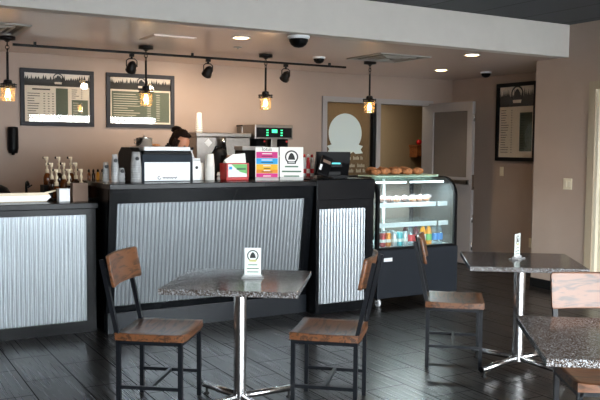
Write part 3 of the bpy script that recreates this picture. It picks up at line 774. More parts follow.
# leaning menu card with coloured bands, and white emblem sign
def card(name, label, x, y, rz, lean, w_, h_, paint):
    t = thing(name, label, 'sign', (x, y, ZC), rz)
    b = MB('white_paper'); b.box(-w_, w_, 0, .003, 0, h_); paint(b)
    o = b.build('sign_card', t); o.rotation_euler.x = rad(-lean)
    b = MB('clear_plastic'); b.prism([(-.01, 0), (.05, 0), (.05, .005), (.012, .008), (.006, .03), (-.002, .03)], 'x', -w_, w_); b.build('stand', t)
    return t, o
def p1(b):
    rows = [('magenta_print', .205, .262), ('sky_blue_print', .15, .203), ('yellow_print', .098, .148), ('orange_print', .066, .098), ('magenta_print', .018, .064)]
    for m, a, c_ in rows: b.use(m); b.box(-.098, .098, -.0008, 0, a, c_)
    b.use('ink')
    for z, ww in ((.222, .05), (.165, .055), (.11, .03), (.078, .05)): b.box(-ww, ww, -.0014, -.0008, z-.0035, z+.0025)
    b.use('white_paper')
    for z, ww in ((.245, .045), (.187, .05), (.134, .035), (.09, .03), (.04, .035)): b.box(-ww, ww, -.0014, -.0008, z-.004, z+.004)
t, o = card('menu_card', 'white drink menu card with magenta, blue, yellow and orange bands', 3.335, 6.38, rad(-25), 9, .106, .305, p1)
lettering('lotus', .046, 'ink', o, (0, -.001, .272))
def p2(b):
    emblem(b, 0, .215, .062, 0, 'badge_black'); b.use('white_paper'); b.box(-.03, .03, -.0016, -.0009, .158, .164)
    b.use('green_ink')
    for z, ww in ((.125, .062), (.08, .09), (.036, .072)): b.box(-ww, ww, -.0008, 0, z-.007, z+.006)
card('emblem_sign', 'white counter sign with round black emblem and green lines', 3.592, 6.38, rad(-25), 8, .110, .308, p2)

# till: monitor seen from behind, plus card reader
ti = thing('till_monitor', 'black till monitor seen from behind with small cyan customer display', 'till', (4.125, 6.52, TZ+.001), rad(-14))
b = MB('black_plastic'); b.prism([(-.10, 0), (.12, 0), (.12, .015), (-.10, .02)], 'x', -.12, .12); b.build('base', ti)
b = MB('matte_black'); b.box(-.07, .09, .005, .07, .015, .14, .006); b.build('stand', ti)
b = MB('black_plastic'); b.prism([(.02, .02), (.06, .02), (.0, .25), (-.045, .25), (-.03, .14)], 'x', -.17, .17); b.build('screen_housing', ti)
b = MB('black_plastic'); b.box(-.045, .09, -.035, .0, .1, .165, .004); cd = b.build('customer_display', ti)
b = MB('cyan_display'); b.box(-.03, .07, -.0362, -.035, .132, .144); b.build('readout', cd, 'cyan lit digits')
cr = thing('card_reader', 'black card reader tilted left of the till monitor', 'card reader', (3.925, 6.33, TZ+.001), rad(-20))
b = MB('black_plastic'); b.lathe([(.075, 0), (.075, .01), (.03, .02), (.02, .05)], n=20); b.build('base', cr)
M = Matrix.Translation((0, 0, .115)) @ Euler((rad(-25), rad(22), 0)).to_matrix().to_4x4()
b = MB('black_plastic'); b.box(-.055, .055, -.012, .02, -.1, .1, .006, M); b.build('reader_body', cr)
b = MB('taupe_box'); b.box(-.035, .04, -.0135, -.012, .03, .06, 0, M); b.build('screen', cr)
b = MB('white_plastic'); b.box(-.052, -.03, -.0135, -.012, -.06, .0, 0, M); b.build('sticker', cr)
for k, (x, lq, cp) in enumerate([(4.03, 'white_plastic', 'red_plastic'), (4.075, 'red_label', 'white_plastic'), (4.12, 'white_plastic', 'red_plastic')]):
    t = thing('sauce_bottle', 'white and red bottle behind the till, %s' % ('left of three', 'middle of three', 'right of three')[k], 'bottle', (x, 6.90+.0, TZ+.001), 0, 'white and red bottles behind the till')
    b = MB(lq); b.lathe([(.02, 0), (.022, .006), (.022, .13), (.012, .17), (.012, .19)], n=16); b.build('bottle_body', t)
    b = MB(cp); b.lathe([(.013, .19), (.013, .215), (.001, .225)], n=14); b.build('cap', t)
    b = MB('red_label' if lq == 'white_plastic' else 'white_paper'); b.cone((0, 0, .03), (0, 0, .075), .0225, .0225, 16, False); b.build('bottle_label', t)

# tall things behind on the bar: dark urn, black box
ur = thing('coffee_urn', 'dark rounded airpot behind the red napkin dispenser', 'urn', (3.075, 6.86, ZC))
b = MB('matte_black'); b.lathe([(.075, 0), (.08, .01), (.082, .16), (.076, .235), (.055, .275), (.02, .29), (.001, .292)], n=24); b.build('urn_body', ur)
b = MB('black_plastic'); b.tube([(-.06, 0, .24), (-.05, -.03, .3), (.0, -.04, .315), (.05, -.03, .3), (.06, 0, .24)], .008); b.build('handle', ur)
b = MB('black_plastic'); b.box(-.012, .012, -.13, -.07, .2, .225, .004); b.build('spout', ur)
pb = thing('receipt_printer', 'black box with pale top behind the menu card', 'printer', (3.43, 6.95, ZC))
b = MB('black_plastic'); b.box(-.11, .13, -.09, .09, 0, .27, .008); b.build('body', pb)
b = MB('grey_metal'); b.box(-.115, .135, -.095, .095, .27, .31, .005); b.build('lid', pb)
tb_ = thing('takeaway_carton', 'tan cardboard carton behind the red napkin dispenser', 'carton', (3.13, 6.64, ZC), rad(-8))
b = MB('taupe_box'); b.box(-.075, .05, -.03, .03, 0, .20, .002); b.build('carton_body', tb_); b = MB('taupe_box'); b.prism([(-.03, .2), (.03, .2), (.0, .225)], 'x', -.075, .05); b.build('flap', tb_)

# back counter machines
ZK = .921
br = thing('coffee_brewer', 'large stainless steel coffee brewer on the rear counter behind the bar', 'coffee machine', (3.78, 8.30, ZK))
b = MB('brushed_steel'); b.box(-.335, .335, 0, .32, .0, .73, .008); b.build('body', br)
b = MB('brushed_steel'); b.box(-.345, .345, -.01, .33, .73, .78, .008); b.build('top_panel', br)
M = Matrix.Translation((-.195, -.002, .665)) @ Matrix.Rotation(rad(45), 4, 'Y')
b = MB('white_plastic'); b.box(-.034, .034, -.004, .002, -.034, .034, 0, M); b.build('emblem', br, 'white diamond emblem'); 
b = MB('black_plastic'); b.box(-.2, .2, -.03, .0, .2, .34, .006); b.build('dispense_panel', br)
for x in (-.12, .12):
    b = MB('chrome'); b.tube([(x, 0, .3), (x, -.06, .29), (x, -.07, .22)], .012); b.build('spout', br)
fl = thing('thermos_flask', 'small dark flask with steel collar in front of the coffee brewer', 'flask', (3.735, 8.22, ZK))
b = MB('matte_black'); b.lathe([(.036, 0), (.038, .01), (.038, .6), (.03, .64)], n=18); b.build('flask_body', fl); b = MB('chrome'); b.lathe([(.031, .64), (.031, .69), (.024, .72), (.001, .725)], n=18); b.build('cap', fl)
t = thing('cup_stack', 'stack of cups with dark print on top of the steel coffee brewer', 'cups', (3.535, 8.45, ZK+.781))
for k in range(6):
    b = MB('paper_cup'); b.lathe([(.043-.002*k, .024*k), (.044-.002*k, .024*k+.004), (.032-.001*k, .024*k+.105), (.001, .024*k+.106)], n=18); c_ = b.build('cup', t)
    b = MB('clear_cup_print'); b.cone((0, 0, .024*k+.008), (0, 0, .024*k+.016), .0436-.002*k, .0425-.002*k, 18, False); b.build('printed_band', c_)
b2 = thing('pour_over_brewer', 'steel brewer head with green lit display on a post, rear counter', 'coffee machine', (4.432, 8.30, ZK))
b = MB('brushed_steel'); b.box(-.255, .255, 0, .34, .715, .885, .006); hd = b.build('head', b2)
b = MB('black_plastic'); b.box(-.235, .235, -.006, .0, .735, .85); pn = b.build('control_panel', hd)
b = MB('green_display'); b.box(-.035, .035, -.009, -.006, .79, .83); b.build('readout', pn, 'green lit digits')
b = MB('green_display')
for s_ in (-1, 1):
    for z in (.755, .785, .815): b.box(s_*.095-.013, s_*.095+.013, -.009, -.006, z, z+.012)
b.build('button', pn, 'green lit buttons')
b = MB('brushed_steel'); b.box(-.04, .04, .0, .1, .05, .72, .004); b.build('post', b2)
for x in (-.15, .15):
    b = MB('black_plastic'); b.lathe([(.09, .52), (.1, .6), (.1, .715)], (x, .14, 0), 20); fb = b.build('filter_basket', b2); b = MB('red_plastic'); b.cone((x+.04, .035, .69), (x+.04, .045, .69), .012, .012, 10); b.build('indicator', fb)
    b = MB('matte_black'); b.lathe([(.1, .05), (.11, .07), (.115, .3), (.09, .44), (.05, .5)], (x, .16, 0), 22); b.build('carafe', b2)
b = MB('brushed_steel'); b.box(-.26, .26, -.02, .34, 0, .05, .006); b.build('base', b2)
hb = thing('bean_hopper', 'brown wire-banded hopper beside the steel brewer head', 'hopper', (4.28, 8.725, ZK))
b = MB('black_plastic'); b.box(-.09, .09, -.06, .06, 0, .72, .006); b.build('body', hb)
b = MB('brushed_steel'); b.box(-.105, .105, -.07, .07, .72, .87, .01); b.build('hopper', hb)
b = MB('black_plastic'); b.box(-.11, .11, -.075, .075, .87, .885, .004); b.build('lid', hb)

# ------------------------------------------------------------------ left counter things
ZT = LZ+.001
b = thing('ice_bin', 'long cream-coloured tray lying along the left counter', 'tray', (.75, 6.72, ZT)); ib = b
q = MB('cream_plastic'); q.prism([(-.75, 0), (.70, 0), (.735, .035), (.72, .062), (-.75, .062)], 'y', 0, .24); q.build('tray_body', ib)
q = MB('white_plastic'); q.prism([(-.75, .006), (.70, .006), (.735, .035), (.725, .05), (-.75, .05)], 'y', -.012, 0); q.build('front_strip', ib)
q = MB('cream_plastic'); q.prism([(-.75, .062), (.70, .062), (.78, .085), (.775, .095), (.68, .074), (-.75, .074)], 'y', .0, .02); q.build('rim', ib)
bx = thing('sugar_box', 'small white box in front of the syrup bottles', 'box', (1.575, 6.62, ZT), rad(4))
q = MB('white_plastic'); q.box(-.045, .045, 0, .07, 0, .098, .003); q.build('body', bx); q = MB('white_plastic'); q.box(-.047, .047, -.002, .072, .098, .108, .003); q.build('lid', bx)
cb = thing('cardboard_box', 'taupe cardboard box at right end of the left counter', 'box', (1.70, 6.60, ZT))
q = MB('taupe_box'); q.box(-.062, .062, 0, .09, 0, .15); q.build('body', cb)
for s_ in (0, 1):
    q = MB('taupe_box'); q.box(-.062, .062, .001+.045*s_, .044+.045*s_, .15, .153); q.build('flap', cb)
fc = thing('faucet', 'small black faucet at the back of the left counter', 'faucet', (1.385, 7.22, ZT))
q = MB('black_plastic'); q.cone((0, 0, 0), (0, 0, .015), .026, .022, 16); q.build('base', fc)
q = MB('black_plastic'); q.tube([(0, 0, .01), (0, 0, .11), (0, -.01, .135), (0, -.05, .145), (0, -.09, .13), (0, -.1, .11)], .011, 10); q.build('spout', fc)
q = MB('black_plastic'); q.bar((.012, 0, .09), (.05, 0, .115), .01); q.build('handle', fc)
kt = thing('black_lid', 'black domed lid at far left edge of the counter', 'lid', (1.13, 7.12, ZT))
q = MB('black_plastic'); q.lathe([(.11, 0), (.115, .01), (.11, .05), (.08, .1), (.03, .125), (.001, .13)], n=24); q.build('dome', kt)
q = MB('black_plastic'); q.lathe([(.012, .125), (.012, .14), (.02, .15), (.001, .158)], n=14); q.build('knob', kt)

rk = thing('bottle_rack', 'black three-step rack holding the syrup bottles', 'rack', (1.68, 6.80, ZT))
for k in range(3):
    q = MB('matte_black'); q.box(-.155, .148, .18*k, .18*k+.165, 0, .012+.05*k, .002); q.build('step', rk)
def make_pump(liq):
    t = empty('syrup_bottle', (0, 0, 0)); t['category'] = 'bottle'
    q = MB(liq); q.lathe([(.03, 0), (.033, .006), (.033, .07), (.026, .09), (.013, .104), (.013, .112)], n=18); q.build('bottle_body', t)
    q = MB('cream_plastic'); q.lathe([(.015, .106), (.018, .108), (.018, .135), (.008, .142), (.007, .165), (.013, .168), (.013, .19), (.007, .196), (.006, .215), (.012, .218), (.013, .247), (.008, .25)], n=14); pm = q.build('pump', t, 'cream pump top')
    q = MB('cream_plastic'); q.box(-.03, .012, -.007, .007, .238, .25, .002); q.build('nozzle', pm)
    q = MB('black_plastic'); q.box(-.036, -.028, -.008, .008, .232, .252, .002); q.build('nozzle_cap', pm)
    return t
proto = {'syrup_amber': make_pump('syrup_amber'), 'syrup_dark': make_pump('syrup_dark')}
used = set()
for r, rn in enumerate(('front', 'middle', 'back')):
    for c_, cn in enumerate(('left', 'centre', 'right')):
        liq = ('syrup_amber', 'syrup_dark')[(c_+r) % 2]
        o = proto[liq] if liq not in used else copy_tree(proto[liq]); used.add(liq)
        o.location = (1.57+.105*c_, 6.88+.18*r, ZT+.013+.05*r); o.rotation_euler.z = rad((20, -15, 8)[(c_+2*r) % 3])
        o['label'] = 'syrup bottle with cream pump, %s row, %s column of the rack' % (rn, cn); o['group'] = 'syrup pump bottles on the rack'

# ------------------------------------------------------------------ pendants, track, ceiling fittings
def make_pendant(label):
    t = thing('pendant_lamp', label, 'lamp', (0, 0, ZL), 0, 'jar pendant lamps over the bar')
    q = MB('bronze_black'); q.lathe([(.072, 0), (.072, -.03), (.03, -.036), (.012, -.05), (.001, -.052)], n=24); q.build('canopy', t)
    q = MB('bronze_black')
    for k in range(3):
        z = -.068-.028*k
        q.tube([(.016*math.cos(a)*(k % 2), .016*math.cos(a)*(1-k % 2), z+.02*math.sin(a)) for a in [2*PI*i/12 for i in range(12)]], .0035, 6, True)
    q.build('chain', t)
    q = MB('bronze_black'); q.cone((0, 0, -.14), (0, 0, -.40), .011, .011, 12); q.build('rod', t)
    q = MB('bronze_black'); q.lathe([(.012, -.385), (.035, -.39), (.04, -.415), (.02, -.43)], n=20)
    for z in (-.425, -.448):
        q.lathe([(.055, z), (.078, z), (.078, z-.008), (.055, z-.008), (.055, z)], n=28)
    for k in range(4):
        a = PI/4+PI/2*k; q.bar((.068*math.cos(a), .068*math.sin(a), -.42), (.068*math.cos(a), .068*math.sin(a), -.46), .008)
        q.bar((.02*math.cos(a), .02*math.sin(a), -.42), (.07*math.cos(a), .07*math.sin(a), -.43), .008)
    q.build('cap_ring', t)
    q = MB('jar_glass'); q.lathe([(.052, -.43), (.06, -.445), (.06, -.565), (.056, -.58), (.03, -.585)], n=28)
    q.build('glass_jar', t)
    q = MB('bronze_black'); q.cone((0, 0, -.42), (0, 0, -.47), .018, .016, 14); q.build('socket', t)
    q = MB('bulb_glow'); q.lathe([(.012, -.468), (.015, -.488), (.021, -.512), (.019, -.532), (.009, -.548), (.001, -.552)], n=18); q.build('bulb', t, 'glowing warm filament bulb')
    return t
pend = [(1.308, 7.59), (2.594, 7.54), (3.902, 7.51), (5.198, 7.44)]
pl = ['leftmost jar pendant lamp, at the left edge of the photo', 'jar pendant lamp hanging in front of the second framed menu', 'jar pendant lamp above the green-lit brewer head', 'jar pendant lamp in front of the glazed partition']
p0 = make_pendant(pl[0]); p0.location = (*pend[0], ZL)
for (x, y), l in zip(pend[1:], pl[1:]): dup(p0, (x, y, ZL), 0, l)

tr = thing('track_rail', 'long black lighting track under the low ceiling', 'track', (0, 7.83, ZL))
q = MB('matte_black'); q.box(1.40, 5.12, -.018, .018, -.05, -.028); q.build('rail', tr)
for x in (1.6, 3.2, 4.9):
    q = MB('matte_black'); q.box(x-.012, x+.012, -.01, .01, -.03, 0); q.build('hanger', tr)
def make_track(label):
    t = thing('track_spotlight', label, 'spotlight', (0, 0, 0), 0, 'black spotlights on the track')
    q = MB('bronze_black'); q.box(-.022, .022, -.02, .02, -.03, 0, .003); q.cone((0, 0, -.03), (0, 0, -.05), .012, .012, 12); q.build('adapter', t)
    q = MB('bronze_black'); q.tube([(-.055, 0, -.13), (-.055, 0, -.07), (-.03, 0, -.05), (.03, 0, -.05), (.055, 0, -.07), (.055, 0, -.13)], .006, 8); q.build('yoke', t)
    q = MB('bronze_black'); d = Vector((0, .72, -.69)).normalized(); a = Vector((0, 0, -.13)) - d*.06
    q.cone(a, a+d*.03, .02, .042, 20); q.cone(a+d*.03, a+d*.11, .042, .05, 20, False); q.cone(a+d*.09, a+d*.112, .055, .055, 20, False); sp = q.build('lamp_head', t)
    q = MB('track_glow'); q.cone(a+d*.085, a+d*.088, .04, .04, 20); q.build('lens', sp, 'warm lit lens')
    return t
tk = [(2.545, 'black track spotlight nearest the second framed menu'), (3.38, 'black track spotlight between two pendants, right of the second framed menu'), (4.323, 'black track spotlight right of the third pendant')]
k0 = make_track(tk[0][1]); k0.location = (tk[0][0], 7.83, ZL-.05)
for x, l in tk[1:]: dup(k0, (x, 7.83, ZL-.05), rad(8), l)

def downlight(x, y, label):
    t = thing('recessed_light', label, 'ceiling light', (x, y, ZL), 0, 'round recessed ceiling lights')
    q = MB('white_plastic'); q.lathe([(.068, .03), (.088, .03), (.089, -.006), (.072, -.008), (.066, .03)], n=28); q.build('trim_ring', t)
    q = MB('downlight_glow'); q.lathe([(.068, -.004), (.001, -.004)], n=28); q.build('lens', t, 'lit lens')
downlight(3.114, 6.475, 'lit recessed ceiling light left of the large dome camera')
downlight(5.70, 6.31, 'lit recessed ceiling light nearest the soffit on the right')
downlight(6.485, 7.74, 'lit recessed ceiling light in front of the open door')
def dome(x, y, r, label):
    t = thing('dome_camera', label, 'camera', (x, y, ZL), 0, 'black dome security cameras')
    q = MB('white_plastic'); q.lathe([(r*1.15, 0), (r*1.18, -.01), (r*1.12, -r*.28), (r*.95, -r*.34)], n=28); q.build('mount_ring', t)
    q = MB('black_plastic'); q.lathe([(r, -r*.3), (r*.98, -r*.55), (r*.8, -r*.9), (r*.45, -r*1.15), (.001, -r*1.22)], n=28); q.build('dome', t, 'shiny black dome')
    q = MB('chrome'); q.ball((r*.3, -r*.72, -r*.62), r*.13, 10, 8); q.build('lens', t)
dome(3.50, 6.11, .085, 'large dome security camera beside the soffit')
dome(4.487, 7.386, .06, 'small dome security camera near the right end of the track')
dome(7.117, 7.615, .06, 'small dome security camera near the tall framed menu')
def vent(x0, x1, y0, y1, label):
    t = thing('ceiling_vent', label, 'vent', ((x0+x1)/2, (y0+y1)/2, ZL), 0, 'square ceiling air vents'); w_, h_ = (x1-x0)/2, (y1-y0)/2
    q = MB('vent_grey'); q.box(-w_, w_, -h_, -h_+.05, -.012, 0); q.box(-w_, w_, h_-.05, h_, -.012, 0); q.box(-w_, -w_+.05, -h_+.05, h_-.05, -.012, 0); q.box(w_-.05, w_, -h_+.05, h_-.05, -.012, 0); q.build('frame', t)
    q = MB('vent_dark'); q.box(-w_+.05, w_-.05, -h_+.05, h_-.05, -.003, -.001); q.build('opening', t)
    q = MB('vent_grey')
    for k in (1, 2, 3):
        s0 = 1-.22*k; a, b_ = (w_-.05)*s0, (h_-.05)*s0; t_ = .03
        for (xa, xb, ya, yb) in ((-a, a, -b_, -b_+t_), (-a, a, b_-t_, b_), (-a, -a+t_, -b_+t_, b_-t_), (a-t_, a, -b_+t_, b_-t_)): q.box(xa, xb, ya, yb, -.014-.002*k, -.006)
    q.build('louvers', t)
vent(.72, 1.36, 6.75, 7.42, 'square ceiling air vent at the left edge above the first pendant')
vent(4.80, 5.46, 6.68, 7.32, 'square ceiling air vent above the fourth pendant')
q = MB('low_ceiling_paint'); q.box(-.2, .2, -.2, .2, -.006, .03); q.box(-.185, .185, -.185, .185, -.01, -.006); tag(q.build('access_panel', loc=(2.58, 6.9, ZL)), 'painted square access panel in the low ceiling', 'panel')
t = thing('speaker_grille', 'small round ceiling sprinkler plate near the track middle', 'sprinkler', (3.38, 7.1, ZL)); q = MB('vent_grey'); q.lathe([(.045, .03), (.045, -.006), (.03, -.008), (.001, -.009)], n=20); q.build('plate', t); q = MB('chrome'); q.cone((0, 0, -.008), (0, 0, -.018), .012, .008, 12); q.build('sprinkler_head', t)
t.name = 'sprinkler_cover'

# ------------------------------------------------------------------ framed menus
def framed(name, label, loc, rz, w_, h_, fr, layout, fw=.045):
    t = thing(name, label, 'framed menu', loc, rz, 'framed menu boards'); W, H = w_/2, h_/2
    q = MB(fr)
    for a, b_, c_, d_ in ((-W, W, H-fw, H), (-W, W, -H, -H+fw), (-W, -W+fw, -H+fw, H-fw), (W-fw, W, -H+fw, H-fw)): q.box(a, b_, -.035, 0, c_, d_, .004)
    q.build('frame', t)
    iw, ih = W-fw, H-fw
    q = MB('white_paper'); q.box(-iw, iw, -.012, -.004, -ih, ih)
    layout(q, iw, ih, -.012); q.build('menu_print', t)
    q = MB('picture_glass'); q.box(-iw, iw, -.020, -.018, -ih, ih); q.build('glass', t)
    return t
def skyline(q, iw, ih, y, z0, z1, seed):
    rnd = random.Random(seed); zt = z0+(z1-z0)*.45
    q.use('menu_sky'); q.box(-iw, iw, y-.0006, y, z0, z1)
    q.use('menu_tree'); q.box(-iw, iw, y-.0012, y-.0006, z0, zt)
    x = -iw
    while x < iw-.02:
        w_ = rnd.uniform(.02, .045)*iw/.35; h_ = rnd.uniform(.12, .5)*(z1-z0)
        if x+w_ > iw: w_ = iw-x
        q.prism([(x, zt-.004), (x+w_, zt-.004), (x+w_*.55, zt+h_)], 'y', y-.0012, y-.0006); x += w_*.7
    r = (z1-z0)*.42; emblem(q, .02*iw, z0+(z1-z0)*.62, r, y-.0013, 'menu_beige')
def column(q, x0, x1, z0, z1, n, y, m='ink', seed=0, prices=0, th=.0035):
    rnd = random.Random(seed); q.use(m)
    for k in range(n):
        z = z1-(z1-z0)*(k+.5)/n; e = x0+(x1-x0)*rnd.uniform(.25, .5)
        q.box(x0, e, y-.0008, y, z-th, z+th)
        for p in range(prices):
            px = x0+(x1-x0)*(.62+.17*p); q.box(px, px+(x1-x0)*.07, y-.0008, y, z-th, z+th)
def lay1(q, iw, ih, y):
    zt = ih-.52*ih
    skyline(q, iw, ih, y, zt, ih, 3)
    q.use('menu_beige'); q.box(-iw, iw, y-.0005, y, -ih, zt)
    q.use('ink'); q.box(-iw+.08, -.08, y-.0012, y-.0005, zt-.045, zt-.03)
    column(q, -iw+.03, -.05, -ih+.02, zt-.07, 11, y-.0005, 'ink', 2, 3)
    q.use('menu_green'); q.box(-.02, .11, y-.001, y, -ih+.03, zt-.02)
    q.box(.15, iw-.02, y-.001, y, -ih+.05, zt-.14)
    column(q, .15, iw-.03, zt-.13, zt-.02, 5, y-.0005, 'ink', 9, 1)
    column(q, .165, iw-.04, -ih+.06, zt-.16, 6, y-.001, 'menu_beige', 19, 1, .0025)
def lay2(q, iw, ih, y):
    zt = ih-.52*ih
    skyline(q, iw, ih, y, zt, ih, 8)
    q.use('menu_beige'); q.box(-iw, iw, y-.0005, y, -ih, zt)
    q.use('menu_green'); q.box(-iw+.02, iw-.015, y-.001, y, -ih+.02, zt-.02)
    column(q, -iw+.04, iw-.04, -ih+.03, zt-.04, 12, y-.001, 'menu_beige', 5, 2, .003)
def lay3(q, iw, ih, y):
    zt = ih-.52*ih*.9+.02
    zt = ih-.26
    skyline(q, iw, ih, y, zt, ih, 12)
    q.use('menu_beige'); q.box(-iw, iw, y-.0005, y, -ih, zt)
    column(q, -iw+.03, .02, -ih+.05, zt-.03, 18, y-.0005, 'ink', 4, 1)
    q.use('menu_green'); q.box(.06, iw-.03, y-.001, y, -ih+.08, zt-.08)
    column(q, .075, iw-.05, -ih+.1, zt-.1, 14, y-.001, 'ink', 7, 1, .003)
framed('menu_board', 'first framed menu board on the back wall, behind the leftmost pendant', (2.03, YB, 2.055), 0, .785, .61, 'menu_frame', lay1)
framed('menu_board', 'second framed menu board with dark green panel on the back wall', (2.963, YB, 2.055), 0, .805, .61, 'menu_frame', lay2)
framed('menu_board', 'tall black-framed menu board on the alcove wall at right', (XN, 7.535, 1.895), rad(-90), .71, 1.02, 'matte_black', lay3, .05)

# wall plates
def plate(name, label, loc, rz, cat, gang=1, outlet=False):
    t = thing(name, label, cat, loc, rz); w_ = .035+.023*(gang-1)
    q = MB('switch_ivory'); q.box(-w_, w_, -.006, 0, -.06, .06, .002); q.build('plate', t)
    for k in range(gang):
        x = (k-(gang-1)/2)*.046
        if outlet:
            for z in (-.022, .022): q = MB('cream_paint'); q.box(x-.014, x+.014, -.009, -.006, z-.013, z+.013, .002); q.build('socket', t)
        else: q = MB('cream_paint'); q.box(x-.015, x+.015, -.010, -.006, -.032, .032, .002); q.build('rocker', t)
plate('light_switch', 'ivory double light switch plate on the right wall left of the cream door', (XR, 5.88, 1.175), rad(-90), 'switch', 2)
plate('light_switch', 'ivory single light switch below the tall framed menu', (XN, 7.785, 1.245), rad(-90), 'switch', 1)
plate('wall_outlet', 'ivory outlet low on the alcove wall', (XN, 7.235, .345), rad(-90), 'outlet', 1, True)
ds = thing('soap_dispenser', 'black wall-mounted dispenser on the back wall at far left', 'dispenser', (1.552, YB, 1.455))
q = MB('black_plastic'); q.lathe([(.045, 0), (.05, .02), (.055, .05), (.055, .25), (.05, .275), (.02, .28)], (0, -.055, 0), 22); q.build('body', ds)
q = MB('black_plastic'); q.box(-.05, .05, -.05, 0, .03, .26, .005); q.build('wall_mount', ds)
q = MB('black_plastic'); q.cone((0, -.055, .0), (0, -.055, -.02), .02, .014, 14); q.build('spout', ds)

# wooden wall shelf and red ball in the back room
ws = thing('wall_shelf', 'small wooden box shelf on the wall seen through the doorway', 'shelf', (8.40, 10.5, 1.415))
q = MB('oak_shelf'); q.box(-.26, .5, -.22, 0, .15, .185, .003); q.build('top_board', ws)
q = MB('oak_shelf'); q.box(-.24, .48, -.2, -.18, 0, .15); q.build('front_board', ws)
for x in (-.24, .46):
    q = MB('oak_shelf'); q.box(x, x+.02, -.18, 0, -.02, .15); q.build('side_board', ws)
rp = thing('red_ornament', 'small red round ornament on the wooden wall shelf', 'ornament', (8.26, 10.38, 1.601))
q = MB('red_plastic'); q.ball((0, 0, .045), .048, 16, 10, (1, 1, .95)); q.build('ornament_body', rp); q = MB('green_print'); q.cone((0, 0, .085), (.01, 0, .11), .006, .004, 8); q.build('stem', rp)

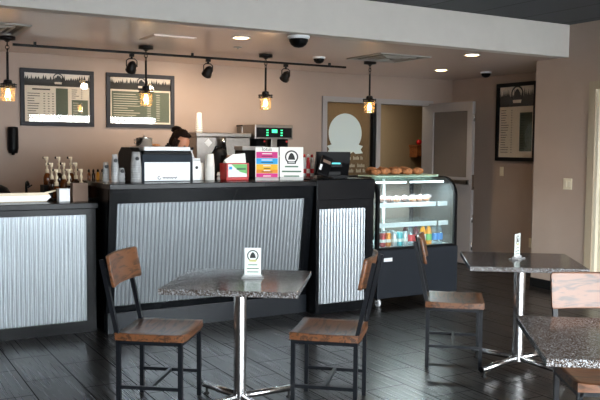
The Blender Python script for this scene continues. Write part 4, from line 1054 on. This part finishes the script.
# ------------------------------------------------------------------ person bending behind the espresso machine
def make_person():
    hx, hy, hz = 2.825, 7.22, 1.57
    pts = [('pelvis', (2.86, 7.62, .93), .15), ('waist', (2.86, 7.60, 1.06), .13), ('chest', (2.845, 7.49, 1.24), .15), ('upper', (2.835, 7.41, 1.35), .12), ('neck', (2.825, 7.34, 1.43), .055), ('skull', (2.81, 7.27, 1.51), .05),
           ('shl', (3.00, 7.40, 1.33), .065), ('ell', (3.03, 7.34, 1.14), .046), ('wrl', (2.88, 7.24, 1.22), .03), ('hal', (2.83, 7.20, 1.25), .032),
           ('shr', (2.67, 7.40, 1.33), .065), ('elr', (2.58, 7.36, 1.14), .046), ('wrr', (2.63, 7.24, 1.25), .03), ('har', (2.64, 7.20, 1.28), .032),
           ('hil', (2.95, 7.62, .86), .10), ('knl', (2.96, 7.58, .48), .068), ('anl', (2.97, 7.64, .09), .042), ('tol', (2.98, 7.48, .045), .036),
           ('hir', (2.77, 7.62, .86), .10), ('knr', (2.75, 7.56, .48), .068), ('anr', (2.74, 7.64, .09), .042), ('tor', (2.72, 7.48, .045), .036)]
    ed = [('pelvis', 'waist'), ('waist', 'chest'), ('chest', 'upper'), ('upper', 'neck'), ('neck', 'skull'), ('upper', 'shl'), ('shl', 'ell'), ('ell', 'wrl'), ('wrl', 'hal'), ('upper', 'shr'), ('shr', 'elr'), ('elr', 'wrr'), ('wrr', 'har'),
          ('pelvis', 'hil'), ('hil', 'knl'), ('knl', 'anl'), ('anl', 'tol'), ('pelvis', 'hir'), ('hir', 'knr'), ('knr', 'anr'), ('anr', 'tor')]
    # five fingers per hand
    for s_, hnd, base in (('l', Vector((2.83, 7.20, 1.25)), Vector((-.6, -.7, .25)).normalized()), ('r', Vector((2.64, 7.20, 1.28)), Vector((.2, -.8, .35)).normalized())):
        side = base.cross(Vector((0, 0, 1))).normalized()
        for k, (off, ln) in enumerate(((-.027, .06), (-.009, .075), (.009, .08), (.027, .07))):
            a = hnd+side*off+base*.03; m_ = a+base*ln*.5+Vector((0, 0, -.006)); e = m_+base*ln*.4+Vector((0, 0, -.028))
            for nm_, p, r in (('a', a, .010), ('m', m_, .009), ('e', e, .008)): pts.append((f'{s_}{k}{nm_}', tuple(p), r))
            ed += [('ha'+s_, f'{s_}{k}a'), (f'{s_}{k}a', f'{s_}{k}m'), (f'{s_}{k}m', f'{s_}{k}e')]
        a = hnd+side*.04-base*.0; e = a+side*.02+base*.035+Vector((0, 0, -.01))
        pts += [(s_+'ta', tuple(a), .012), (s_+'te', tuple(e), .009)]; ed += [('ha'+s_, s_+'ta'), (s_+'ta', s_+'te')]
    ids = {n: i for i, (n, _, _) in enumerate(pts)}
    def skin(sub, scale, names=None, pad=0):
        me = bpy.data.meshes.new('sk')
        use = [p for p in pts if names is None or p[0] in names]; idm = {p[0]: i for i, p in enumerate(use)}
        me.from_pydata([p[1] for p in use], [(idm[a], idm[b]) for a, b in ed if a in idm and b in idm], [])
        o = bpy.data.objects.new('sk', me); COL.objects.link(o)
        o.modifiers.new('s', 'SKIN'); o.modifiers.new('u', 'SUBSURF').levels = sub
        for i, p in enumerate(use): me.skin_vertices[0].data[i].radius = (p[2]*scale+pad,)*2
        me.skin_vertices[0].data[idm['pelvis' if 'pelvis' in idm else use[0][0]]].use_root = True
        dg = bpy.context.evaluated_depsgraph_get(); dg.update()
        ev = bpy.data.meshes.new_from_object(o.evaluated_get(dg))
        bpy.data.objects.remove(o); return ev
    root = thing('person', 'person in black with dark hair in a bun, bending down behind the espresso machine', 'person', (2.86, 7.6, 0))
    inv = Vector(root.location)
    body = skin(2, 1)
    bm = bmesh.new(); bm.from_mesh(body)
    # head: shaped sphere with face, facing camera-right and down
    R = Euler((rad(-38), rad(10), rad(-2))).to_matrix()          # face looks along -y, pitched down
    R = Euler((0, 0, rad(28))).to_matrix() @ Euler((rad(26), 0, 0)).to_matrix()
    hc = Vector((hx, hy, hz))
    seg, rg = 28, 22
    def face(v):
        x, y, z = v
        p = Vector((x*.074, y*.094, z*.115))
        if y < 0:
            fr = max(0, -y)
            p.x *= 1-.22*max(0, -z)*fr
            p.y += .012*fr*max(0, -z)*.4
            g = lambda cx, cz, s: math.exp(-((x-cx)**2+(z-cz)**2)/(s*s))
            p.y -= fr*(.022*g(0, -.18, .13)+.012*g(0, -.02, .09))       # nose
            p.y += fr*.012*(g(.38, .05, .18)+g(-.38, .05, .18))         # eye sockets
            p.y -= fr*.007*g(0, -.52, .16)                              # lips
            p.y -= fr*.010*g(0, -.85, .2)                               # chin
            p.y -= fr*.005*(g(.38, .24, .2)+g(-.38, .24, .2))           # brow
        return p
    def add_grid(mesh_fn, mi):
        V = []
        for i in range(rg+1):
            th = PI*i/rg
            for k in range(seg):
                t = 2*PI*k/seg; V.append(bm.verts.new(hc + R @ mesh_fn(Vector((math.sin(th)*math.cos(t), math.sin(th)*math.sin(t), -math.cos(th))))))
        for i in range(rg):
            for k in range(seg):
                f_ = bm.faces.new((V[i*seg+k], V[i*seg+(k+1) % seg], V[(i+1)*seg+(k+1) % seg], V[(i+1)*seg+k])); f_.material_index = mi; f_.smooth = True
    add_grid(face, 0)
    for s_ in (-1, 1):                                              # eyes and ears in the same body mesh
        add_grid(lambda v, s_=s_: Vector((s_*.028, -.084, .006))+v*.010, 1)
        add_grid(lambda v, s_=s_: Vector((s_*.075, .005, -.008))+Vector((v.x*.008, v.y*.018, v.z*.03)), 0)
    add_grid(lambda v: Vector((0, -.092, -.06))+Vector((v.x*.022, v.y*.006, v.z*.007)), 2)
    for v in bm.verts: v.co -= inv
    for f_ in bm.faces: f_.smooth = True
    me = bpy.data.meshes.new('body'); bm.to_mesh(me); bm.free()
    for m in ('skin', 'eye_dark', 'lip'): me.materials.append(MATS[m])
    o = bpy.data.objects.new('body', me); COL.objects.link(o); o.parent = root
    # clothes
    sh = skin(2, 1.12, ['pelvis', 'waist', 'chest', 'upper', 'shl', 'ell', 'shr', 'elr'], .006)
    for v in sh.vertices: v.co -= inv
    sh.materials.append(MATS['shirt_black']); s_o = bpy.data.objects.new('shirt', sh); COL.objects.link(s_o); s_o.parent = root
    for p in sh.polygons: p.use_smooth = True
    tr_ = skin(2, 1.12, ['pelvis', 'hil', 'knl', 'anl', 'hir', 'knr', 'anr'], .004)
    for v in tr_.vertices: v.co -= inv
    tr_.materials.append(MATS['shirt_black']); s_o = bpy.data.objects.new('trousers', tr_); COL.objects.link(s_o); s_o.parent = root
    for p in tr_.polygons: p.use_smooth = True
    # hair: cap over the skull, side strands, bun
    q = MB('hair')
    def hairf(v):
        k = 1.2+.16*noise.noise(v*2.2)+.05*noise.noise(v*7)
        p = Vector((v.x*.074*k, v.y*.094*k+.008, v.z*.115*k+.006))
        if v.y < -.05 and v.z < .6:                                  # keep the face free
            p.y = max(p.y, -.028+.03*abs(v.x))
        return p
    vs = []
    for i in range(rg+1):
        th = PI*i/rg
        for k in range(seg):
            t = 2*PI*k/seg; vs.append(hc + R @ hairf(Vector((math.sin(th)*math.cos(t), math.sin(th)*math.sin(t), -math.cos(th)))) - inv)
    q.faces(vs, [(i*seg+k, i*seg+(k+1) % seg, (i+1)*seg+(k+1) % seg, (i+1)*seg+k) for i in range(rg) for k in range(seg)], True)
    for s_ in (-1, 1):
        for j in range(3):
            pts_ = [hc + R @ Vector((s_*(.072+.006*j), -.03+.02*j, .05)) - inv, hc + R @ Vector((s_*(.088+.005*j), -.035+.02*j, -.03)) - inv, hc + R @ Vector((s_*.078, -.02+.02*j, -.12)) - inv + Vector((0, 0, -.02))]
            q.tube(pts_, .014, 8)
    q.build('hair', root)
    q = MB('hair'); bc_ = Vector((2.825, 7.30, 1.70)) - inv
    q.ball(tuple(bc_), .046, 20, 14, (1.2, 1, .85), lambda v: v*(1+.3*noise.noise(v*2.5))); q.build('hair_bun', root)
    q = MB('hair_tie'); q.tube([tuple(bc_+Vector((.034*math.cos(a), .034*math.sin(a), -.022))) for a in [2*PI*i/16 for i in range(16)]], .007, 8, True); q.build('hair_tie', root)
make_person()

# ------------------------------------------------------------------ outdoors seen only through the street windows
q = MB('asphalt'); q.box(-40, 40, -45, YF-.16, -.2, -.1); struct(q, 'floor')

# ------------------------------------------------------------------ light
W = bpy.data.worlds.new('World'); S.world = W; W.use_nodes = True
bg = W.node_tree.nodes['Background']; bg.inputs['Color'].default_value = (.93, .96, 1.0, 1); bg.inputs['Strength'].default_value = 29.0
for a, b_ in wins:
    l = bpy.data.lights.new('window_portal', 'AREA'); l.shape = 'RECTANGLE'; l.size = b_-a-.1; l.size_y = 2.1; l.cycles.is_portal = True
    o = bpy.data.objects.new('window_portal', l); COL.objects.link(o); o.location = ((a+b_)/2, YF-.02, 1.19); o.rotation_euler = (rad(90), 0, 0)
def spot(loc, to, power, size, blend, col, r=.03):
    l = bpy.data.lights.new('spot_lamp', 'SPOT'); l.energy = power; l.spot_size = rad(size); l.spot_blend = blend; l.color = col; l.shadow_soft_size = r
    o = bpy.data.objects.new('spot_lamp', l); COL.objects.link(o); o.location = loc
    o.rotation_euler = (Vector(to)-Vector(loc)).to_track_quat('-Z', 'Y').to_euler()
def point(loc, power, col, r=.03):
    l = bpy.data.lights.new('bulb_lamp', 'POINT'); l.energy = power; l.color = col; l.shadow_soft_size = r
    o = bpy.data.objects.new('bulb_lamp', l); COL.objects.link(o); o.location = loc
WARM = (1, .70, .42)
for x, y in pend: point((x, y, ZL-.525), 9, WARM, .028)
for (x, _), pw in zip(tk, (16, 42, 22)): spot((x, 7.83+.10, ZL-.26), (x, YB, 1.85), pw, 110, 1, (1, .80, .58), .04)
for x, y in ((3.114, 6.475), (5.70, 6.31), (6.485, 7.74)): spot((x, y, ZL-.02), (x, y, 0), 30, 110, .7, (1, .82, .62), .06)
l = bpy.data.lights.new('case_lamp', 'AREA'); l.shape = 'RECTANGLE'; l.size = .85; l.size_y = .02; l.energy = 34; l.color = (.9, .96, 1)
o = bpy.data.objects.new('case_lamp', l); COL.objects.link(o); o.location = (4.92, CY+.18, 1.19)
l = bpy.data.lights.new('backroom_lamp', 'AREA'); l.size = .6; l.energy = 9; l.color = (1, .86, .66)
o = bpy.data.objects.new('backroom_lamp', l); COL.objects.link(o); o.location = (6.9, 9.7, ZL-.03)
q = MB('downlight_glow'); q.box(-.3, .3, -.3, .3, -.012, 0); tag(q.build('backroom_ceiling_light', loc=(6.9, 9.7, ZL)), 'square ceiling light in the room beyond the doorway', 'ceiling light')

# ------------------------------------------------------------------ camera
cam = bpy.data.cameras.new('Camera'); co = bpy.data.objects.new('Camera', cam); COL.objects.link(co); S.camera = co
cam.sensor_width = 36; cam.lens = 36*790/600; cam.clip_start = .05
yaw, pitch, roll = rad(60), rad(3.8), rad(.48)
fw = Vector((math.cos(yaw)*math.cos(pitch), math.sin(yaw)*math.cos(pitch), -math.sin(pitch)))
rt = Vector((math.sin(yaw), -math.cos(yaw), 0)); up = rt.cross(fw)
r2 = rt*math.cos(roll) + up*math.sin(roll); u2 = up*math.cos(roll) - rt*math.sin(roll)
co.matrix_world = Matrix(((r2.x, u2.x, -fw.x, 0), (r2.y, u2.y, -fw.y, 0), (r2.z, u2.z, -fw.z, 1.54), (0, 0, 0, 1)))

S.view_settings.view_transform = 'Standard'; S.view_settings.look = 'None'; S.view_settings.gamma = 1
S.view_settings.use_curve_mapping = False; S.view_settings.exposure = 0
